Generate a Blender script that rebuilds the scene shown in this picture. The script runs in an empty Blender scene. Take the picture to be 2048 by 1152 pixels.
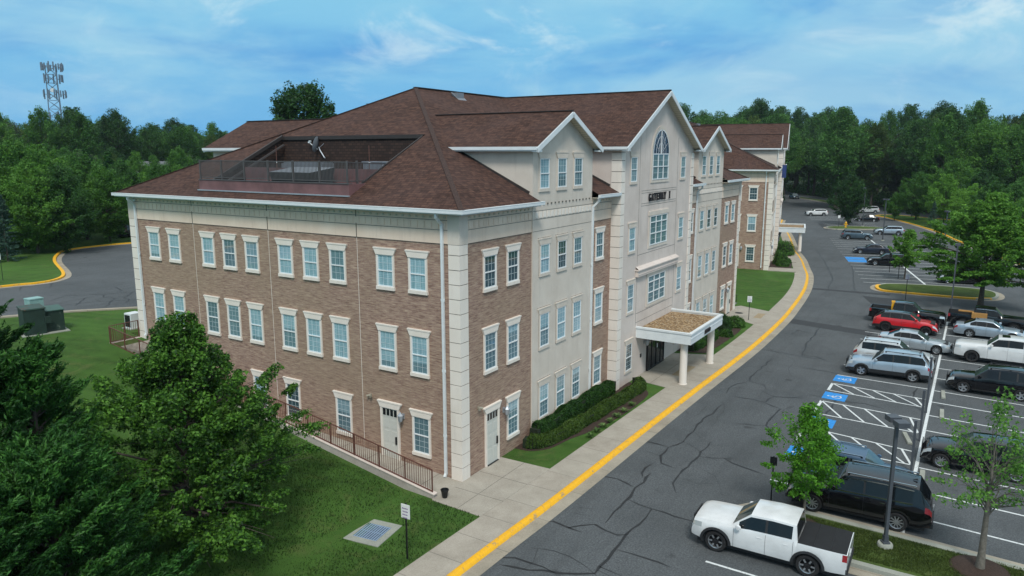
import bpy, math, random
import numpy as np
from mathutils import Vector, Matrix
S = bpy.context.scene
C = S.collection
R = math.radians
# ---------------------------------------------------------------- camera, sky, sun, exposure
cam = bpy.data.objects.new("camera", bpy.data.cameras.new("camera"))
C.objects.link(cam); S.camera = cam
YAW, PITCH = 32.137, -10.507
cam.location = (-27.26, -20.013, 15.943)
cam.rotation_euler = (R(90 + PITCH), 0, R(YAW - 90))
cam.data.sensor_width = 36; cam.data.lens = 1466.9 / 2048 * 36
cam.data.clip_end = 6000; cam.data.clip_start = 0.5
S.view_settings.view_transform = 'Standard'; S.view_settings.look = 'None'
S.view_settings.exposure = 0.62; S.view_settings.gamma = 1
SUN_EL, SUN_AZ = 52, 215      # azimuth measured counter-clockwise from +x
w = bpy.data.worlds.new("World"); S.world = w; w.use_nodes = True
nt = w.node_tree; N = nt.nodes; L = nt.links; N.clear()
out = N.new('ShaderNodeOutputWorld'); bg = N.new('ShaderNodeBackground'); L.new(bg.outputs[0], out.inputs[0])
sky = N.new('ShaderNodeTexSky'); sky.sky_type = 'NISHITA'; sky.sun_disc = False
sky.sun_elevation = R(SUN_EL); sky.sun_rotation = R(90 - SUN_AZ); sky.air_density = 1.3; sky.dust_density = 1.0; sky.ozone_density = 2.0
tc = N.new('ShaderNodeTexCoord'); sep = N.new('ShaderNodeSeparateXYZ'); L.new(tc.outputs['Generated'], sep.inputs[0])
# clouds: two layers of stretched noise over the sky directions
def wn(scale, detail, rough, dist, zs, off):
    mp = N.new('ShaderNodeMapping'); mp.inputs['Scale'].default_value = (1, 1, zs); mp.inputs['Location'].default_value = off
    L.new(tc.outputs['Generated'], mp.inputs[0])
    n = N.new('ShaderNodeTexNoise'); n.inputs['Scale'].default_value = scale; n.inputs['Detail'].default_value = detail
    n.inputs['Roughness'].default_value = rough; n.inputs['Distortion'].default_value = dist
    L.new(mp.outputs[0], n.inputs['Vector']); return n.outputs['Fac']
def wramp(src, a, b, ca=(0, 0, 0, 1), cb=(1, 1, 1, 1)):
    r = N.new('ShaderNodeValToRGB'); r.color_ramp.elements[0].position = a; r.color_ramp.elements[1].position = b
    r.color_ramp.elements[0].color = ca; r.color_ramp.elements[1].color = cb; r.color_ramp.interpolation = 'EASE'
    L.new(src, r.inputs[0]); return r.outputs[0]
def wmix(f, a, b, mode='MIX'):
    m = N.new('ShaderNodeMix'); m.data_type = 'RGBA'; m.blend_type = mode
    for s, v in ((m.inputs[0], f), (m.inputs[6], a), (m.inputs[7], b)):
        if isinstance(v, (int, float)): s.default_value = v
        elif isinstance(v, tuple): s.default_value = v
        else: L.new(v, s)
    return m.outputs[2]
WS = 0.10
def k(r, g, b): return (r / WS * .65, g / WS * .65, b / WS * .65, 1)
elev = wramp(sep.outputs[2], 0.0, 0.24)
cloudbase = wmix(elev, k(.115, .43, .80), k(.25, .60, .82))       # the thin cloud deck, bluer low down, paler overhead
c1 = wramp(wn(2.6, 8, .60, .5, 2.8, (.35, 0, .2)), .42, .66)
c2 = wramp(wn(5.6, 9, .62, .7, 2.2, (3.1, 1.2, .7)), .50, .70)
dark = wramp(wn(1.9, 5, .55, .4, 3.5, (7.3, 2.2, 1.7)), .47, .68)
col = wmix(dark, cloudbase, k(.085, .355, .74))
m1 = N.new('ShaderNodeMath'); m1.operation = 'MULTIPLY'; L.new(c1, m1.inputs[0]); m1.inputs[1].default_value = .62
col = wmix(m1.outputs[0], col, k(.41, .70, .84))
m2 = N.new('ShaderNodeMath'); m2.operation = 'MULTIPLY'; L.new(c2, m2.inputs[0]); L.new(elev, m2.inputs[1])
col = wmix(m2.outputs[0], col, k(.72, .88, .92))
col = wmix(wramp(sep.outputs[2], .24, .55), col, k(.74, .82, .87))      # bright cloud cover overhead, above the frame
col = wmix(.95, sky.outputs[0], col)
L.new(col, bg.inputs[0]); bg.inputs[1].default_value = WS
sun = bpy.data.objects.new("sun", bpy.data.lights.new("sun", 'SUN')); C.objects.link(sun)
sun.data.energy = 1.5; sun.data.angle = R(14); sun.data.color = (1, .97, .91)
d = Vector((math.cos(R(SUN_EL)) * math.cos(R(SUN_AZ)), math.cos(R(SUN_EL)) * math.sin(R(SUN_AZ)), math.sin(R(SUN_EL))))
sun.rotation_euler = d.to_track_quat('Z', 'Y').to_euler(); sun.location = (0, -40, 60)

# ---------------------------------------------------------------- helpers
def tag(o, label=None, cat=None, group=None, kind=None):
    if label: o['label'] = label
    if cat: o['category'] = cat
    if group: o['group'] = group
    if kind: o['kind'] = kind
    return o
def empty(name, loc=(0, 0, 0), rz=0, label=None, cat=None, group=None, parent=None):
    o = bpy.data.objects.new(name, None); C.objects.link(o); o.location = loc; o.rotation_euler = (0, 0, rz)
    o.empty_display_size = .3; o.parent = parent
    return tag(o, label, cat, group)
class MB:
    def __init__(s): s.v = []; s.f = []; s.m = []
    def face(s, pts, m=0):
        b = len(s.v); s.v += [tuple(p) for p in pts]; s.f.append(tuple(range(b, b + len(pts)))); s.m.append(m)
    def box(s, x0, y0, z0, x1, y1, z1, m=0, skip=''):
        b = len(s.v)
        s.v += [(x0, y0, z0), (x1, y0, z0), (x1, y1, z0), (x0, y1, z0), (x0, y0, z1), (x1, y0, z1), (x1, y1, z1), (x0, y1, z1)]
        for q in ((0, 3, 2, 1), (4, 5, 6, 7), (0, 1, 5, 4), (1, 2, 6, 5), (2, 3, 7, 6), (3, 0, 4, 7)):
            s.f.append(tuple(b + i for i in q)); s.m.append(m)
    def beam(s, p, q, w, h, m=0, up=(0, 0, 1)):
        p = Vector(p); q = Vector(q); d = (q - p).normalized(); u = Vector(up)
        if abs(d.dot(u)) > .99: u = Vector((1, 0, 0))
        r = d.cross(u).normalized() * w / 2; u = r.cross(d).normalized() * h / 2
        b = len(s.v)
        for e in (p, q):
            for a, c_ in ((-1, -1), (1, -1), (1, 1), (-1, 1)): s.v.append(tuple(e + r * a + u * c_))
        for t in ((3, 2, 1, 0), (4, 5, 6, 7), (0, 1, 5, 4), (1, 2, 6, 5), (2, 3, 7, 6), (3, 0, 4, 7)):
            s.f.append(tuple(b + i for i in t)); s.m.append(m)
    def cone(s, p, q, r0, r1, n=8, m=0, caps=True):
        p = Vector(p); q = Vector(q); d = (q - p).normalized(); u = Vector((0, 0, 1)) if abs(d.z) < .95 else Vector((1, 0, 0))
        a = d.cross(u).normalized(); c_ = a.cross(d).normalized(); b = len(s.v)
        for e, r in ((p, r0), (q, r1)):
            for i in range(n):
                t = 2 * math.pi * i / n; s.v.append(tuple(e + a * (math.cos(t) * r) + c_ * (math.sin(t) * r)))
        for i in range(n):
            j = (i + 1) % n; s.f.append((b + i, b + n + i, b + n + j, b + j)); s.m.append(m)
        if caps: s.f.append(tuple(b + i for i in range(n))); s.m.append(m); s.f.append(tuple(b + n + i for i in reversed(range(n)))); s.m.append(m)
    def lathe(s, prof, org=(0, 0, 0), axis='z', n=20, m=0):
        b = len(s.v); o = Vector(org)
        for r, h in prof:
            for i in range(n):
                t = 2 * math.pi * i / n; c_, s_ = math.cos(t) * r, math.sin(t) * r
                s.v.append(tuple(o + (Vector((c_, s_, h)) if axis == 'z' else Vector((c_, h, s_)))))
        for j in range(len(prof) - 1):
            for i in range(n):
                k_ = (i + 1) % n; q = (b + j * n + i, b + j * n + k_, b + (j + 1) * n + k_, b + (j + 1) * n + i)
                s.f.append(q if axis == 'z' else q[::-1]); s.m.append(m)
    def prism(s, poly, z0, z1, m=0, mside=None):
        n = len(poly); b = len(s.v); ms = m if mside is None else mside
        ar = sum(poly[i][0] * poly[(i + 1) % n][1] - poly[(i + 1) % n][0] * poly[i][1] for i in range(n))
        if ar < 0: poly = poly[::-1]
        s.v += [(x, y, z0) for x, y in poly] + [(x, y, z1) for x, y in poly]
        s.f.append(tuple(b + n + i for i in range(n))); s.m.append(m)
        s.f.append(tuple(b + i for i in reversed(range(n)))); s.m.append(ms)
        for i in range(n):
            j = (i + 1) % n; s.f.append((b + i, b + j, b + n + j, b + n + i)); s.m.append(ms)
    def strip(s, path, hw0, hw1, z0, z1=None, m=0, closed=False):
        """raised strip along a 2D path between lateral offsets hw0..hw1 (left positive); z1 None = flat sheet"""
        P = [Vector(p[:2]) for p in path]; n = len(P); nor = []
        for i in range(n):
            a = P[max(i - 1, 0)]; c_ = P[min(i + 1, n - 1)]; t = (c_ - a).normalized(); nor.append(Vector((-t.y, t.x)))
        A = [P[i] + nor[i] * hw0 for i in range(n)]; B = [P[i] + nor[i] * hw1 for i in range(n)]
        zt = z0 if z1 is None else z1
        for i in range(n - 1):
            s.face([(A[i].x, A[i].y, zt), (A[i + 1].x, A[i + 1].y, zt), (B[i + 1].x, B[i + 1].y, zt), (B[i].x, B[i].y, zt)], m)
            if z1 is not None:
                s.face([(A[i].x, A[i].y, z0), (A[i + 1].x, A[i + 1].y, z0), (A[i + 1].x, A[i + 1].y, z1), (A[i].x, A[i].y, z1)], m)
                s.face([(B[i + 1].x, B[i + 1].y, z0), (B[i].x, B[i].y, z0), (B[i].x, B[i].y, z1), (B[i + 1].x, B[i + 1].y, z1)], m)
        if z1 is not None:
            for i in (0, n - 1): s.face([(A[i].x, A[i].y, z0), (B[i].x, B[i].y, z0), (B[i].x, B[i].y, z1), (A[i].x, A[i].y, z1)], m)
    def mesh(s, name, mats, smooth=False, sharp=None):
        me = bpy.data.meshes.new(name); me.from_pydata(s.v, [], s.f)
        mats = mats if isinstance(mats, (list, tuple)) else [mats]
        for m in mats: me.materials.append(m)
        if len(mats) > 1: me.polygons.foreach_set('material_index', s.m)
        if smooth:
            me.polygons.foreach_set('use_smooth', [True] * len(s.f))
            if sharp:
                me.set_sharp_from_angle(angle=R(sharp))
        me.update(); return me
    def build(s, name, mats, parent=None, smooth=False, sharp=None, loc=None, rz=0):
        o = bpy.data.objects.new(name, s.mesh(name, mats, smooth, sharp)); C.objects.link(o); o.parent = parent
        if loc: o.location = loc
        if rz: o.rotation_euler = (0, 0, rz)
        return o
def weld(o, dist=.0005):
    import bmesh
    bm = bmesh.new(); bm.from_mesh(o.data); bmesh.ops.remove_doubles(bm, verts=bm.verts, dist=dist)
    bmesh.ops.recalc_face_normals(bm, faces=bm.faces); bm.to_mesh(o.data); bm.free(); return o
def copy_tree(o, parent=None, label=None):
    c_ = o.copy(); C.objects.link(c_); c_.parent = parent
    if label: c_['label'] = label
    for ch in [x for x in KIDS.get(o.name, ())]: copy_tree(ch, c_)
    return c_
KIDS = {}
def index_kids():
    KIDS.clear()
    for o in bpy.data.objects:
        if o.parent: KIDS.setdefault(o.parent.name, []).append(o)

# ---------------------------------------------------------------- materials
class NT:
    def __init__(s, name):
        s.m = bpy.data.materials.new(name); s.m.use_nodes = True; s.t = s.m.node_tree; s.N = s.t.nodes; s.L = s.t.links
        s.p = s.N['Principled BSDF']; s.o = s.N['Material Output']; s.c = None
    def n(s, typ, **kw):
        x = s.N.new(typ)
        for a, b in kw.items():
            if a.startswith('i_'):
                key = a[2:].replace('_', ' '); x.inputs[key].default_value = b
            else: setattr(x, a, b)
        return x
    def coord(s, kind='Object', scale=None, loc=None, rot=None):
        t = s.n('ShaderNodeTexCoord').outputs[kind]
        if kind == 'Position': pass
        if scale or loc or rot:
            mp = s.n('ShaderNodeMapping'); s.L.new(t, mp.inputs[0])
            if scale: mp.inputs['Scale'].default_value = scale if isinstance(scale, tuple) else (scale,) * 3
            if loc: mp.inputs['Location'].default_value = loc
            if rot: mp.inputs['Rotation'].default_value = rot
            return mp.outputs[0]
        return t
    def pos(s): return s.n('ShaderNodeNewGeometry').outputs['Position']
    def noise(s, vec, scale, detail=4, rough=.55, dist=0):
        x = s.n('ShaderNodeTexNoise'); s.L.new(vec, x.inputs['Vector']); x.inputs['Scale'].default_value = scale
        x.inputs['Detail'].default_value = detail; x.inputs['Roughness'].default_value = rough; x.inputs['Distortion'].default_value = dist
        return x.outputs['Fac']
    def ramp(s, src, stops):
        x = s.n('ShaderNodeValToRGB'); e = x.color_ramp.elements
        while len(e) < len(stops): e.new(.5)
        for i, (p, c_) in enumerate(stops):
            e[i].position = p; e[i].color = (*c_, 1) if len(c_) == 3 else c_
        s.L.new(src, x.inputs[0]); return x.outputs[0]
    def mix(s, f, a, b, mode='MIX'):
        m = s.n('ShaderNodeMix', data_type='RGBA', blend_type=mode)
        for q, v in ((m.inputs[0], f), (m.inputs[6], a), (m.inputs[7], b)):
            if isinstance(v, (int, float)): q.default_value = v
            elif isinstance(v, tuple): q.default_value = (*v, 1) if len(v) == 3 else v
            else: s.L.new(v, q)
        return m.outputs[2]
    def math(s, op, a, b=0.0, clamp=False):
        m = s.n('ShaderNodeMath', operation=op, use_clamp=clamp)
        for q, v in ((m.inputs[0], a), (m.inputs[1], b)):
            if isinstance(v, (int, float)): q.default_value = v
            else: s.L.new(v, q)
        return m.outputs[0]
    def base(s, v):
        if isinstance(v, tuple): s.p.inputs['Base Color'].default_value = (*v, 1)
        else: s.L.new(v, s.p.inputs['Base Color'])
        return s
    def rough(s, v, metal=0, spec=None):
        if isinstance(v, (int, float)): s.p.inputs['Roughness'].default_value = v
        else: s.L.new(v, s.p.inputs['Roughness'])
        s.p.inputs['Metallic'].default_value = metal
        if spec is not None: s.p.inputs['Specular IOR Level'].default_value = spec
        return s
    def bump(s, h, strength=.3, dist=.02):
        b = s.n('ShaderNodeBump'); b.inputs['Strength'].default_value = strength; b.inputs['Distance'].default_value = dist
        s.L.new(h, b.inputs['Height']); s.L.new(b.outputs[0], s.p.inputs['Normal']); return s
def simple(name, col, rough=.6, metal=0, var=.12, scale=3, spec=None, bump=0):
    t = NT(name); v = t.coord('Object'); n = t.noise(v, scale, 6, .6)
    lo = tuple(c_ * (1 - var) for c_ in col); hi = tuple(min(1, c_ * (1 + var)) for c_ in col)
    t.base(t.ramp(n, [(.3, lo), (.7, hi)])).rough(rough, metal, spec)
    if bump: t.bump(t.noise(v, scale * 12, 4), bump, .01)
    return t.m
M = {}
# asphalt
t = NT('asphalt'); p = t.pos()
fine = t.noise(p, 14, 8, .75); big = t.noise(p, .22, 5, .6, .4); mid = t.noise(p, 1.6, 6, .6)
a = t.ramp(fine, [(.28, (.038, .043, .048)), (.52, (.094, .104, .110)), (.75, (.175, .188, .194))])
a = t.mix(t.math('MULTIPLY', t.ramp(big, [(.42, (0, 0, 0)), (.62, (1, 1, 1))]), .35), a, (.045, .052, .055))
a = t.mix(t.math('MULTIPLY', t.ramp(mid, [(.55, (0, 0, 0)), (.75, (1, 1, 1))]), .25), a, (.11, .12, .12))
mp = t.n('ShaderNodeMapping'); t.L.new(p, mp.inputs[0]); mp.inputs['Scale'].default_value = (.12, 1.1, 1)
a = t.mix(t.math('MULTIPLY', t.ramp(t.noise(mp.outputs[0], 1.0, 5, .6), [(.48, (0, 0, 0)), (.68, (1, 1, 1))]), .22), a, (.035, .038, .040))
a = t.mix(t.math('MULTIPLY', t.ramp(t.noise(p, .75, 3, .5, .3), [(.66, (0, 0, 0)), (.74, (1, 1, 1))]), .55), a, (.025, .026, .027))
a = t.mix(t.math('MULTIPLY', t.ramp(t.noise(p, 2.6, 9, .8, 1.0), [(.60, (0, 0, 0)), (.70, (1, 1, 1))]), .22), a, (.19, .19, .18))
t.base(a).rough(.88, 0, .3).bump(fine, .5, .01); M['asphalt'] = t.m
M['sealant'] = simple('crack_sealant', (.016, .018, .020), .6, 0, .2, 4)
M['patch'] = simple('asphalt_patch', (.034, .038, .042), .9, 0, .2, 8)
# concrete
def concrete(name, c0, c1, js=None):
    t = NT(name); p = t.pos(); n = t.noise(p, .8, 7, .65, .3); f = t.noise(p, 22, 5, .6)
    a = t.ramp(n, [(.35, c0), (.65, c1)]); a = t.mix(.25, a, t.ramp(f, [(.3, (.12, .11, .1)), (.7, (.6, .57, .52))]), 'MULTIPLY') if 0 else t.mix(.18, a, t.ramp(f, [(.3, (.1, .09, .08)), (.7, (.6, .57, .52))]))
    if js:
        sp = t.n('ShaderNodeSeparateXYZ'); t.L.new(p, sp.inputs[0])
        fx = t.math('FRACT', t.math('MULTIPLY', t.math('ADD', sp.outputs[0], js[1]), 1 / js[0]))
        ln = t.math('LESS_THAN', fx, .035 / js[0])
        a = t.mix(t.math('MULTIPLY', ln, .6), a, (.09, .085, .075))
        st = t.math('FLOOR', t.math('MULTIPLY', t.math('ADD', sp.outputs[0], js[1]), 1 / js[0]))
        wn_ = t.n('ShaderNodeTexWhiteNoise', noise_dimensions='1D'); t.L.new(st, wn_.inputs['W'])
        a = t.mix(t.math('MULTIPLY', wn_.outputs['Value'], .28), a, (.42, .40, .34))
    t.base(a).rough(.9, 0, .25).bump(f, .25, .005); return t.m
M['walk'] = concrete('sidewalk_concrete', (.30, .265, .215), (.40, .36, .30), (1.85, .4))
M['concrete'] = concrete('concrete', (.31, .28, .23), (.41, .375, .315))
M['gutterpan'] = concrete('gutter_concrete', (.25, .22, .165), (.36, .315, .24), (3.1, 1.0))
M['tanconc'] = concrete('tan_concrete', (.30, .22, .12), (.37, .29, .17))
M['retwall'] = concrete('stained_concrete', (.36, .31, .27), (.54, .48, .43))
M['cblock'] = concrete('weathered_concrete', (.26, .28, .24), (.34, .36, .31))
# yellow kerb paint, worn
t = NT('yellow_kerb_paint'); p = t.pos(); n = t.noise(p, 3.2, 8, .72, .5)
n = t.math('ADD', n, t.math('MULTIPLY', t.math('SUBTRACT', t.noise(p, 17, 6, .7), .5), .22)); a = t.ramp(n, [(.36, (.40, .28, .13)), (.425, (.78, .40, .014)), (.6, (.86, .45, .008)), (.75, (.72, .36, .012))]); t.base(a).rough(.7); M['yellow'] = t.m
t = NT('white_road_paint'); p = t.pos(); n = t.noise(p, 9, 8, .75)
t.base(t.ramp(n, [(.34, (.12, .13, .13)), (.44, (.62, .66, .66)), (.7, (.74, .77, .77))])).rough(.7); M['wpaint'] = t.m
t = NT('blue_road_paint'); p = t.pos(); n = t.noise(p, 5, 8, .7)
t.base(t.ramp(n, [(.3, (.02, .17, .38)), (.5, (.012, .24, .66)), (.8, (.03, .30, .72))])).rough(.65); M['bpaint'] = t.m
# grass
def grass(name, c0, c1, c2, stripes=0.0):
    t = NT(name); p = t.pos()
    f = t.noise(p, 16, 8, .8); m_ = t.noise(p, 1.1, 6, .65, .6); b = t.noise(p, .16, 5, .6, .8)
    a = t.ramp(f, [(.25, c0), (.52, c1), (.8, c2)])
    a = t.mix(t.math('MULTIPLY', t.ramp(m_, [(.45, (0, 0, 0)), (.7, (1, 1, 1))]), .5), a, c0)
    a = t.mix(t.math('MULTIPLY', t.ramp(b, [(.42, (0, 0, 0)), (.66, (1, 1, 1))]), .6), a, tuple(min(1, q * 1.75) for q in c1))
    dry = t.noise(p, .55, 8, .75, 1.2)
    a = t.mix(t.math('MULTIPLY', t.ramp(dry, [(.52, (0, 0, 0)), (.70, (1, 1, 1))]), .62), a, (.13, .14, .05))
    if stripes:
        wv = t.n('ShaderNodeTexWave', wave_type='BANDS', bands_direction='X'); mp = t.n('ShaderNodeMapping'); t.L.new(p, mp.inputs[0])
        mp.inputs['Rotation'].default_value = (0, 0, R(-18)); t.L.new(mp.outputs[0], wv.inputs['Vector'])
        wv.inputs['Scale'].default_value = .26; wv.inputs['Distortion'].default_value = 5.5; wv.inputs['Detail'].default_value = 2; wv.inputs['Detail Scale'].default_value = .4
        a = t.mix(t.math('MULTIPLY', wv.outputs['Fac'], stripes), a, tuple(min(1, q * 1.7) for q in c1))
    t.base(a).rough(.95, 0, .15).bump(f, 1.0, .05); return t.m
M['grass'] = grass('lawn_grass', (.018, .045, .009), (.044, .098, .018), (.105, .175, .036), .26)
M['grass2'] = grass('island_grass', (.028, .045, .012), (.060, .095, .022), (.115, .150, .045))
M['forestfloor'] = grass('forest_floor', (.010, .018, .006), (.020, .034, .010), (.040, .055, .020))
M['mulch'] = simple('mulch', (.045, .026, .018), .95, 0, .6, 18, bump=1)
# brick: long thin units, mottled
def wallcoord(t):
    v = t.coord('Object'); sp = t.n('ShaderNodeSeparateXYZ'); t.L.new(v, sp.inputs[0]); cb = t.n('ShaderNodeCombineXYZ')
    t.L.new(t.math('ADD', sp.outputs[0], sp.outputs[1]), cb.inputs[0]); t.L.new(sp.outputs[2], cb.inputs[1]); return cb.outputs[0], v, sp
t = NT('roman_brick'); uv, v, sp = wallcoord(t)
br = t.n('ShaderNodeTexBrick'); t.L.new(uv, br.inputs['Vector']); br.inputs['Scale'].default_value = 1
br.inputs['Brick Width'].default_value = .42; br.inputs['Row Height'].default_value = .075; br.inputs['Mortar Size'].default_value = .007
br.inputs['Color1'].default_value = (.20, .105, .080, 1); br.inputs['Color2'].default_value = (.50, .35, .27, 1); br.inputs['Mortar'].default_value = (.40, .36, .32, 1)
br.inputs['Bias'].default_value = -.18
mp = t.n('ShaderNodeMapping'); t.L.new(uv, mp.inputs[0]); mp.inputs['Scale'].default_value = (2.0, 15, 1)
st = t.noise(mp.outputs[0], 1.0, 6, .7)
a = t.mix(.62, br.outputs['Color'], t.ramp(st, [(.36, (.16, .086, .068)), (.5, (.35, .230, .175)), (.64, (.56, .42, .30))]))
bigs = t.noise(v, .16, 4, .6)
a = t.mix(t.math('MULTIPLY', t.ramp(bigs, [(.4, (0, 0, 0)), (.65, (1, 1, 1))]), .35), a, (.33, .255, .17))
t.base(a).rough(.88, 0, .25).bump(br.outputs['Fac'], .25, .01); M['brick'] = t.m
# stucco
def stucco(name, c0, c1):
    t = NT(name); v = t.coord('Object'); n = t.noise(v, .7, 7, .6, .3)
    mp = t.n('ShaderNodeMapping'); t.L.new(v, mp.inputs[0]); mp.inputs['Scale'].default_value = (2.2, 2.2, .22)
    st = t.noise(mp.outputs[0], 1.0, 7, .7)
    a = t.ramp(n, [(.3, c0), (.7, c1)])
    a = t.mix(t.math('MULTIPLY', t.ramp(st, [(.52, (0, 0, 0)), (.78, (1, 1, 1))]), .35), a, tuple(q * .62 for q in c0))
    t.base(a).rough(.92, 0, .2).bump(t.noise(v, 30, 4), .2, .005); return t.m
M['stucco'] = stucco('cream_stucco', (.60, .53, .455), (.70, .63, .55))
M['friezestucco'] = stucco('eave_warmed_frieze_stucco', (.74, .59, .47), (.82, .68, .56))  # stucco copy, colour warmed and lightened to offset the greenish eave shade
M['stuccopink'] = stucco('pinkish_stucco', (.60, .52, .465), (.70, .615, .555))
M['trim'] = stucco('cream_trim', (.76, .69, .61), (.84, .775, .70))
M['white'] = simple('white_aluminium', (.72, .76, .77), .45, 0, .06, 2)
M['vinyl'] = simple('white_vinyl', (.78, .80, .80), .4, 0, .03, 2)
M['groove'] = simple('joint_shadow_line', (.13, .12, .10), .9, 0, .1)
M['soffit'] = simple('soffit', (.55, .52, .42), .7, 0, .05)
# ribbed gable soffit
t = NT('ribbed_soffit'); v = t.coord('Object'); sp = t.n('ShaderNodeSeparateXYZ'); t.L.new(v, sp.inputs[0])
fz = t.math('FRACT', t.math('MULTIPLY', sp.outputs[0], 4.2)); t.base(t.mix(t.math('LESS_THAN', fz, .16), (.56, .52, .40), (.30, .275, .20))).rough(.7); M['ribsoffit'] = t.m
# shingles
t = NT('asphalt_shingle'); v = t.coord('Object'); sp = t.n('ShaderNodeSeparateXYZ'); t.L.new(v, sp.inputs[0])
ns = t.n('ShaderNodeSeparateXYZ'); t.L.new(t.n('ShaderNodeTexCoord').outputs['Normal'], ns.inputs[0])
sel = t.math('GREATER_THAN', t.math('ABSOLUTE', ns.outputs[0]), t.math('ABSOLUTE', ns.outputs[1]))
mxu = t.n('ShaderNodeMix', data_type='FLOAT'); t.L.new(sel, mxu.inputs[0]); t.L.new(sp.outputs[0], mxu.inputs[2]); t.L.new(sp.outputs[1], mxu.inputs[3])
cb = t.n('ShaderNodeCombineXYZ'); t.L.new(mxu.outputs[0], cb.inputs[0]); t.L.new(t.math('MULTIPLY', sp.outputs[2], 2.1), cb.inputs[1])
br = t.n('ShaderNodeTexBrick'); t.L.new(cb.outputs[0], br.inputs['Vector']); br.inputs['Scale'].default_value = 1
br.inputs['Brick Width'].default_value = .48; br.inputs['Row Height'].default_value = .20; br.inputs['Mortar Size'].default_value = .026; br.inputs['Mortar Smooth'].default_value = .6
br.inputs['Color1'].default_value = (.034, .018, .014, 1); br.inputs['Color2'].default_value = (.110, .056, .040, 1); br.inputs['Mortar'].default_value = (.014, .008, .008, 1)
n1 = t.noise(cb.outputs[0], 3.6, 6, .7); bl = t.noise(v, .35, 4, .6)
a = t.mix(.42, br.outputs['Color'], t.ramp(n1, [(.36, (.026, .014, .012)), (.5, (.070, .037, .029)), (.66, (.155, .090, .066))]))
a = t.mix(t.math('MULTIPLY', t.ramp(bl, [(.4, (0, 0, 0)), (.7, (1, 1, 1))]), .3), a, (.095, .060, .055))
t.base(a).rough(.93, 0, .2).bump(br.outputs['Fac'], -.6, .02); M['shingle'] = t.m
M['ridge'] = simple('ridge_cap', (.044, .024, .019), .95, 0, .7, 14)
M['darkmetal'] = simple('dark_bronze_flashing', (.035, .028, .026), .6, 0, .2)
M['wellwall'] = None
t = NT('shaded_shingle_wall'); uv, v, sp = wallcoord(t); br = t.n('ShaderNodeTexBrick'); t.L.new(uv, br.inputs['Vector']); br.inputs['Scale'].default_value = 1  # brown shingle with the shade of the well darkened into its colour
br.inputs['Brick Width'].default_value = .34; br.inputs['Row Height'].default_value = .17; br.inputs['Mortar Size'].default_value = .02
br.inputs['Color1'].default_value = (.026, .014, .011, 1); br.inputs['Color2'].default_value = (.060, .032, .023, 1); br.inputs['Mortar'].default_value = (.016, .010, .009, 1)
t.base(br.outputs['Color']).rough(.95); M['wellwall'] = t.m
M['maroon'] = simple('maroon_metal', (.19, .095, .095), .55, .2, .25, 1.2)
M['railgrey'] = simple('grey_brown_rail', (.11, .10, .10), .5, .3, .1)
M['rust'] = simple('rust_brown_rail', (.15, .062, .045), .6, .2, .2, 6)
M['galv'] = simple('galvanised_metal', (.42, .46, .50), .45, .5, .12)
M['duct'] = simple('pale_grey_metal', (.22, .24, .27), .5, .2, .1)
M['ductdark'] = simple('dark_grey_metal', (.05, .06, .065), .5, .2, .15)
M['gravel'] = None
t = NT('roof_gravel'); v = t.coord('Object'); vo = t.n('ShaderNodeTexVoronoi'); t.L.new(v, vo.inputs['Vector']); vo.inputs['Scale'].default_value = 9
sv = t.n('ShaderNodeSeparateColor'); t.L.new(vo.outputs['Color'], sv.inputs[0])
n = t.noise(v, 1.2, 5, .6); a = t.ramp(sv.outputs[0], [(.0, (.10, .055, .025)), (.4, (.27, .17, .08)), (.8, (.42, .29, .15)), (1, (.5, .42, .3))])
t.base(t.mix(t.math('MULTIPLY', n, .35), a, (.13, .07, .03))).rough(.95).bump(vo.outputs['Distance'], .8, .03); M['gravel'] = t.m
M['bronze'] = simple('bronze_frame', (.02, .02, .022), .35, .3, .1)
M['black'] = simple('black_metal', (.012, .013, .015), .4, .2, .2)
M['poleg'] = simple('grey_pole_paint', (.075, .085, .10), .5, .1, .12)
M['letter'] = simple('dark_letters', (.022, .020, .024), .5, .1, .1)
M['beige'] = simple('beige_lamp_housing', (.30, .28, .22), .5, .1, .2)
M['door'] = simple('cream_door_paint', (.60, .60, .55), .5, 0, .04)
# window glass with blinds/curtains behind
def glass(name, lo, hi, dk, rough=.04):
    t = NT(name); v = t.coord('Object'); oi = t.n('ShaderNodeObjectInfo'); sp = t.n('ShaderNodeSeparateXYZ'); t.L.new(v, sp.inputs[0])
    u = t.math('ADD', sp.outputs[0], t.math('MULTIPLY', oi.outputs['Random'], 9)); cb = t.n('ShaderNodeCombineXYZ'); t.L.new(u, cb.inputs[0]); t.L.new(t.math('MULTIPLY', sp.outputs[2], .08), cb.inputs[2])
    n = t.noise(cb.outputs[0], 7.5, 3, .6)
    a = t.ramp(n, [(.3, lo), (.7, hi)])
    a = t.mix(t.math('GREATER_THAN', oi.outputs['Random'], .74), a, t.mix(.35, a, dk))
    # blinds let down to a different height in each window
    th = t.math('SUBTRACT', t.math('MULTIPLY', t.math('FRACT', t.math('MULTIPLY', oi.outputs['Random'], 37.7)), 3.2), .9)
    slat = t.math('LESS_THAN', t.math('FRACT', t.math('MULTIPLY', sp.outputs[2], 11.0)), .3)
    a = t.mix(t.math('LESS_THAN', sp.outputs[2], th), a, t.mix(.55, a, dk)); a = t.mix(t.math('MULTIPLY', slat, .22), a, dk)
    a = t.mix(t.math('LESS_THAN', oi.outputs['Random'], .12), a, dk)
    t.base(a).rough(rough); t.p.inputs['Specular IOR Level'].default_value = .9; t.p.inputs['Coat Weight'].default_value = .6; t.p.inputs['Coat Roughness'].default_value = .02
    return t.m
M['glass'] = glass('curtained_glass', (.20, .36, .43), (.42, .62, .69), (.04, .085, .105))
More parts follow.
